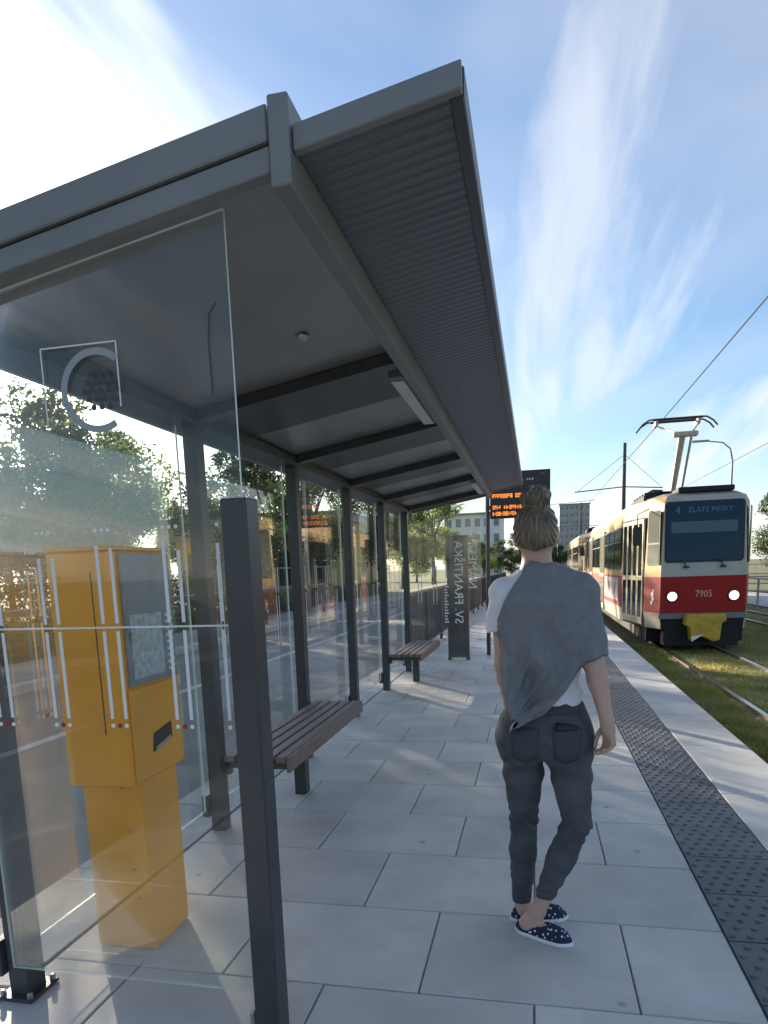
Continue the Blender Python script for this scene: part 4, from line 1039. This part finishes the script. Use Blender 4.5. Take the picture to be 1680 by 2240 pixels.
T_L = [(-12.4, 8.6, .66, 1, 'leafA', 'low bushy tree over the road in line with the ticket machine top'),
       (-13.2, 11.8, .62, 0, 'leafC', 'pale leafy tree over the road beside the low bushy one'),
       (-13.0, 17.9, .86, 0, 'leafA', 'mid green tree over the road behind the round printed emblem'),
       (-15.4, 21.0, 1.0, 1, 'leafB', 'tall bushy tree just behind the mid green one over the road'),
       (-12.5, 28.2, 1.0, 1, 'leafB', 'dark round tree before the yellow building'),
       (-10.9, 33.5, .9, 2, 'leafB', 'dark tree shading the porch of the yellow building'),
       (-17.5, 14.0, .72, 1, 'leafB', 'dark tree standing in the second row over the road'),
       (-18.0, 26.5, .85, 0, 'leafB', 'dense dark tree in the second row over the road'),
       (-11.0, 47, 1.1, 0, 'leafB', 'dark tree past the yellow building'),
       (-10.5, 56, 1.15, 1, 'leafA', 'tree seen above the bench beside the end glass'),
       (-9.8, 69, 1.1, 2, 'leafA', 'green tree beside the pale distant block')]
back = [(-25, 9), (-24, 14.5), (-26, 20), (-24.5, 26), (-27, 32), (-25, 38), (-30, 45), (-28, 53), (-22, 60)]
for i, (x, y) in enumerate(back): tree(x, y, .95+.12*(i % 3), i % 3, ('leafB', 'leafA')[i % 2], 'tree in the back row behind the roadside trees', rz=i*.9, group='back row trees')
for i, (x, y, s, k, lf, lb) in enumerate(T_L): tree(x, y, s, k, lf, lb, rz=i*1.3)
T_R = [(10.7, 30, .76, 1, 'leafA', 'green tree right of the tram beyond the second track', 1), (14.6, 45, .8, 0, 'leafB', 'taller dark tree beyond the second track railing', 1),
       (9.5, 66, .8, 2, 'leafC', 'small pale tree behind the arriving tram', 1)]
for i, (x, y, s, k, lf, lb, _) in enumerate(T_R): tree(x, y, s, k, lf, lb, rz=i*2.1+.5, z=-.35)
for i, (x, y, s, lb) in enumerate([(-6.2, 88, .62, 'low round tree at the far end of the platform'), (-3.0, 95, .6, 'low tree under the pale distant block'), (.8, 104, .66, 'far tree beside the tower block'),
                                   (3.6, 112, .6, 'far tree seen past the woman\'s neck'), (6.0, 120, .7, 'far tree close to the rear tram car')]):
    tree(x, y, s, i % 3, ('leafA', 'leafB')[i % 2], lb, rz=i, z=-.3, group='far trees')
for i, (x, y) in enumerate([(-14, 84), (-11, 92), (-8.5, 99), (-5, 108), (-2, 112), (1.5, 120), (8.5, 105), (11, 92), (14, 110), (17, 84), (20, 98), (-20, 90), (24, 75)]):
    tree(x, y, .75+.1*(i % 3), (i*2) % 3, ('leafB', 'leafA', 'leafC')[i % 3], 'tree in the distant green belt past the platform end', rz=i*.7, z=-.4, group='distant green belt')
# clipped hedge over the road
R_ = np.random.default_rng(5)
hd = thing('hedge', 'low green hedge along the far pavement of the road', 'hedge', (-10.6, 20, -.05))
hl = [(R_.uniform(-.3, .3), y, R_.uniform(.25, .6), R_.uniform(.4, .6)) for y in np.arange(-14, 28, .55)]
hl += [(R_.uniform(-2.6, -1.6), y, R_.uniform(.5, 1.6), R_.uniform(.7, 1.0)) for y in np.arange(-14, 9, 1.0)]
cm = leaf_crown(77, hl, 42000, .055); cm.materials.append(M['leafC']); link('foliage', cm, hd)
MB().box(-.12, .12, -14, 28, 0, .3).build('stems', M['bark'], hd)

# ------------------------------------------------------------------ buildings
def building(name, label, x0, x1, y0, y1, h, wallm, floors, cols, winm, z0=-.3, roof=True, faces=('S',), ww=.55, wh=.5):
    t = thing(name, label, 'building', ((x0+x1)/2, (y0+y1)/2, z0)); W, D = (x1-x0)/2, (y1-y0)/2
    MB().box(-W, W, -D, D, 0, h).build('wall', wallm, t)
    if roof: MB().box(-W-.3, W+.3, -D-.3, D+.3, h+.002, h+.35).build('roof', M['troof'], t)
    fh = h/floors; cw = 2*W/cols
    wm = MB().box(-cw*ww/2, cw*ww/2, -.04, .02, -fh*wh/2, fh*wh/2).mesh('window', winm)
    sm = MB().box(-cw*ww/2-.08, cw*ww/2+.08, -.12, .02, -fh*wh/2-.12, -fh*wh/2-.02).mesh('sill', M['white'])
    for f in range(floors):
        for c in range(cols):
            w = link('window', wm, t, (-W+cw*(c+.5), -D-.0, fh*(f+.52)))
            if cols < 10: link('sill', sm, w)
    return t
M['ywall'] = mat('yellow_render', (.62, .47, .17), .85, var=.08, vscale=1.5)
M['bdark'] = mat('dark_window', (.03, .035, .04), .2)
M['bpale'] = mat('pale_far_window', (.20, .22, .24), .3)
M['panelw'] = mat('pale_panel_wall', (.80, .79, .77), .85, var=.08, vscale=.3)
M['towerw'] = mat('grey_tower_wall', (.36, .36, .36), .85, var=.1, vscale=.1)
yb = thing('yellow_building', 'low yellow rendered building with dark porch behind the roadside trees', 'building', (-15, 40, -.1))
MB().box(-7, 4, .6, 9, 0, 4.6).build('wall', M['ywall'], yb)
MB().box(-7.3, 4.3, -1.6, 9.3, 4.602, 5.0).build('roof', M['troof'], yb)
MB().box(-7, 4.1, -1.5, -1.1, 3.7, 4.6).build('porch_beam', M['ywall'], yb)
for x in (-6.8, -3.9, -.9, 2.0, 3.9): MB().box(x-.28, x+.28, -1.5, -1.1, 0, 3.698).build('pillar', M['ywall'], yb)
for x in (-5.4, -2.4, .6, 2.95):
    w = MB().box(x-.8, x+.8, .52, .62, .9, 3.0).build('window', M['bdark'], yb); MB().box(x-.85, x+.85, .48, .515, 1.9, 1.98).box(x-.04, x+.04, .48, .515, .9, 1.898).build('frame', M['white'], w)
building('apartment_block', 'pale white panel apartment block far behind the stop name glass', -15, -5.5, 120, 132, 10.5, M['panelw'], 4, 6, M['bpale'])
building('tower_block', 'grey tower block far off beside the woman\'s head', 9.5, 21, 290, 310, 25, M['towerw'], 9, 6, M['bpale'])
building('apartment_block', 'lower beige slab block next to the distant grey tower', -2, 9, 300, 316, 17, mat('beige_wall', (.48, .44, .38), .85, var=.1, vscale=.2), 6, 6, M['bdark'])

# ------------------------------------------------------------------ far street furniture
g3 = thing('guard_rail', 'dark guard rail with pale top edge along the far side of the road', 'guard rail', (-7.95, 5, -.03))
MB().box(-.03, .03, 0, 21, .98, 1.07).build('rail', M['anth'], g3); MB().box(-.035, .035, 0, 21, 1.071, 1.09).build('top_edge', M['lampgrey'], g3)
gp = MB().box(-.04, .04, -.04, .04, 0, .979).mesh('post', M['anth'])
for k in range(8): link('post', gp, g3, (0, .1+2.95*k, 0))
r2 = thing('barrier_railing', 'grey barrier railing beyond the second track', 'railing', (8.6, 18, -.36))
MB().box(-.03, .03, 0, 30, 1.0, 1.05).build('top_rail', M['lampgrey'], r2); MB().box(-.02, .02, 0, 30, .5, .54).build('mid_rail', M['lampgrey'], r2)
pm2 = MB().box(-.035, .035, -.035, .035, 0, 1.0).mesh('post', M['lampgrey'])
for k in range(16): link('post', pm2, r2, (0, 2*k+.04, 0))
sheet('opposite_platform', 8.4, 11.5, 14, 60, -.33, M['paver'], kind='structure')
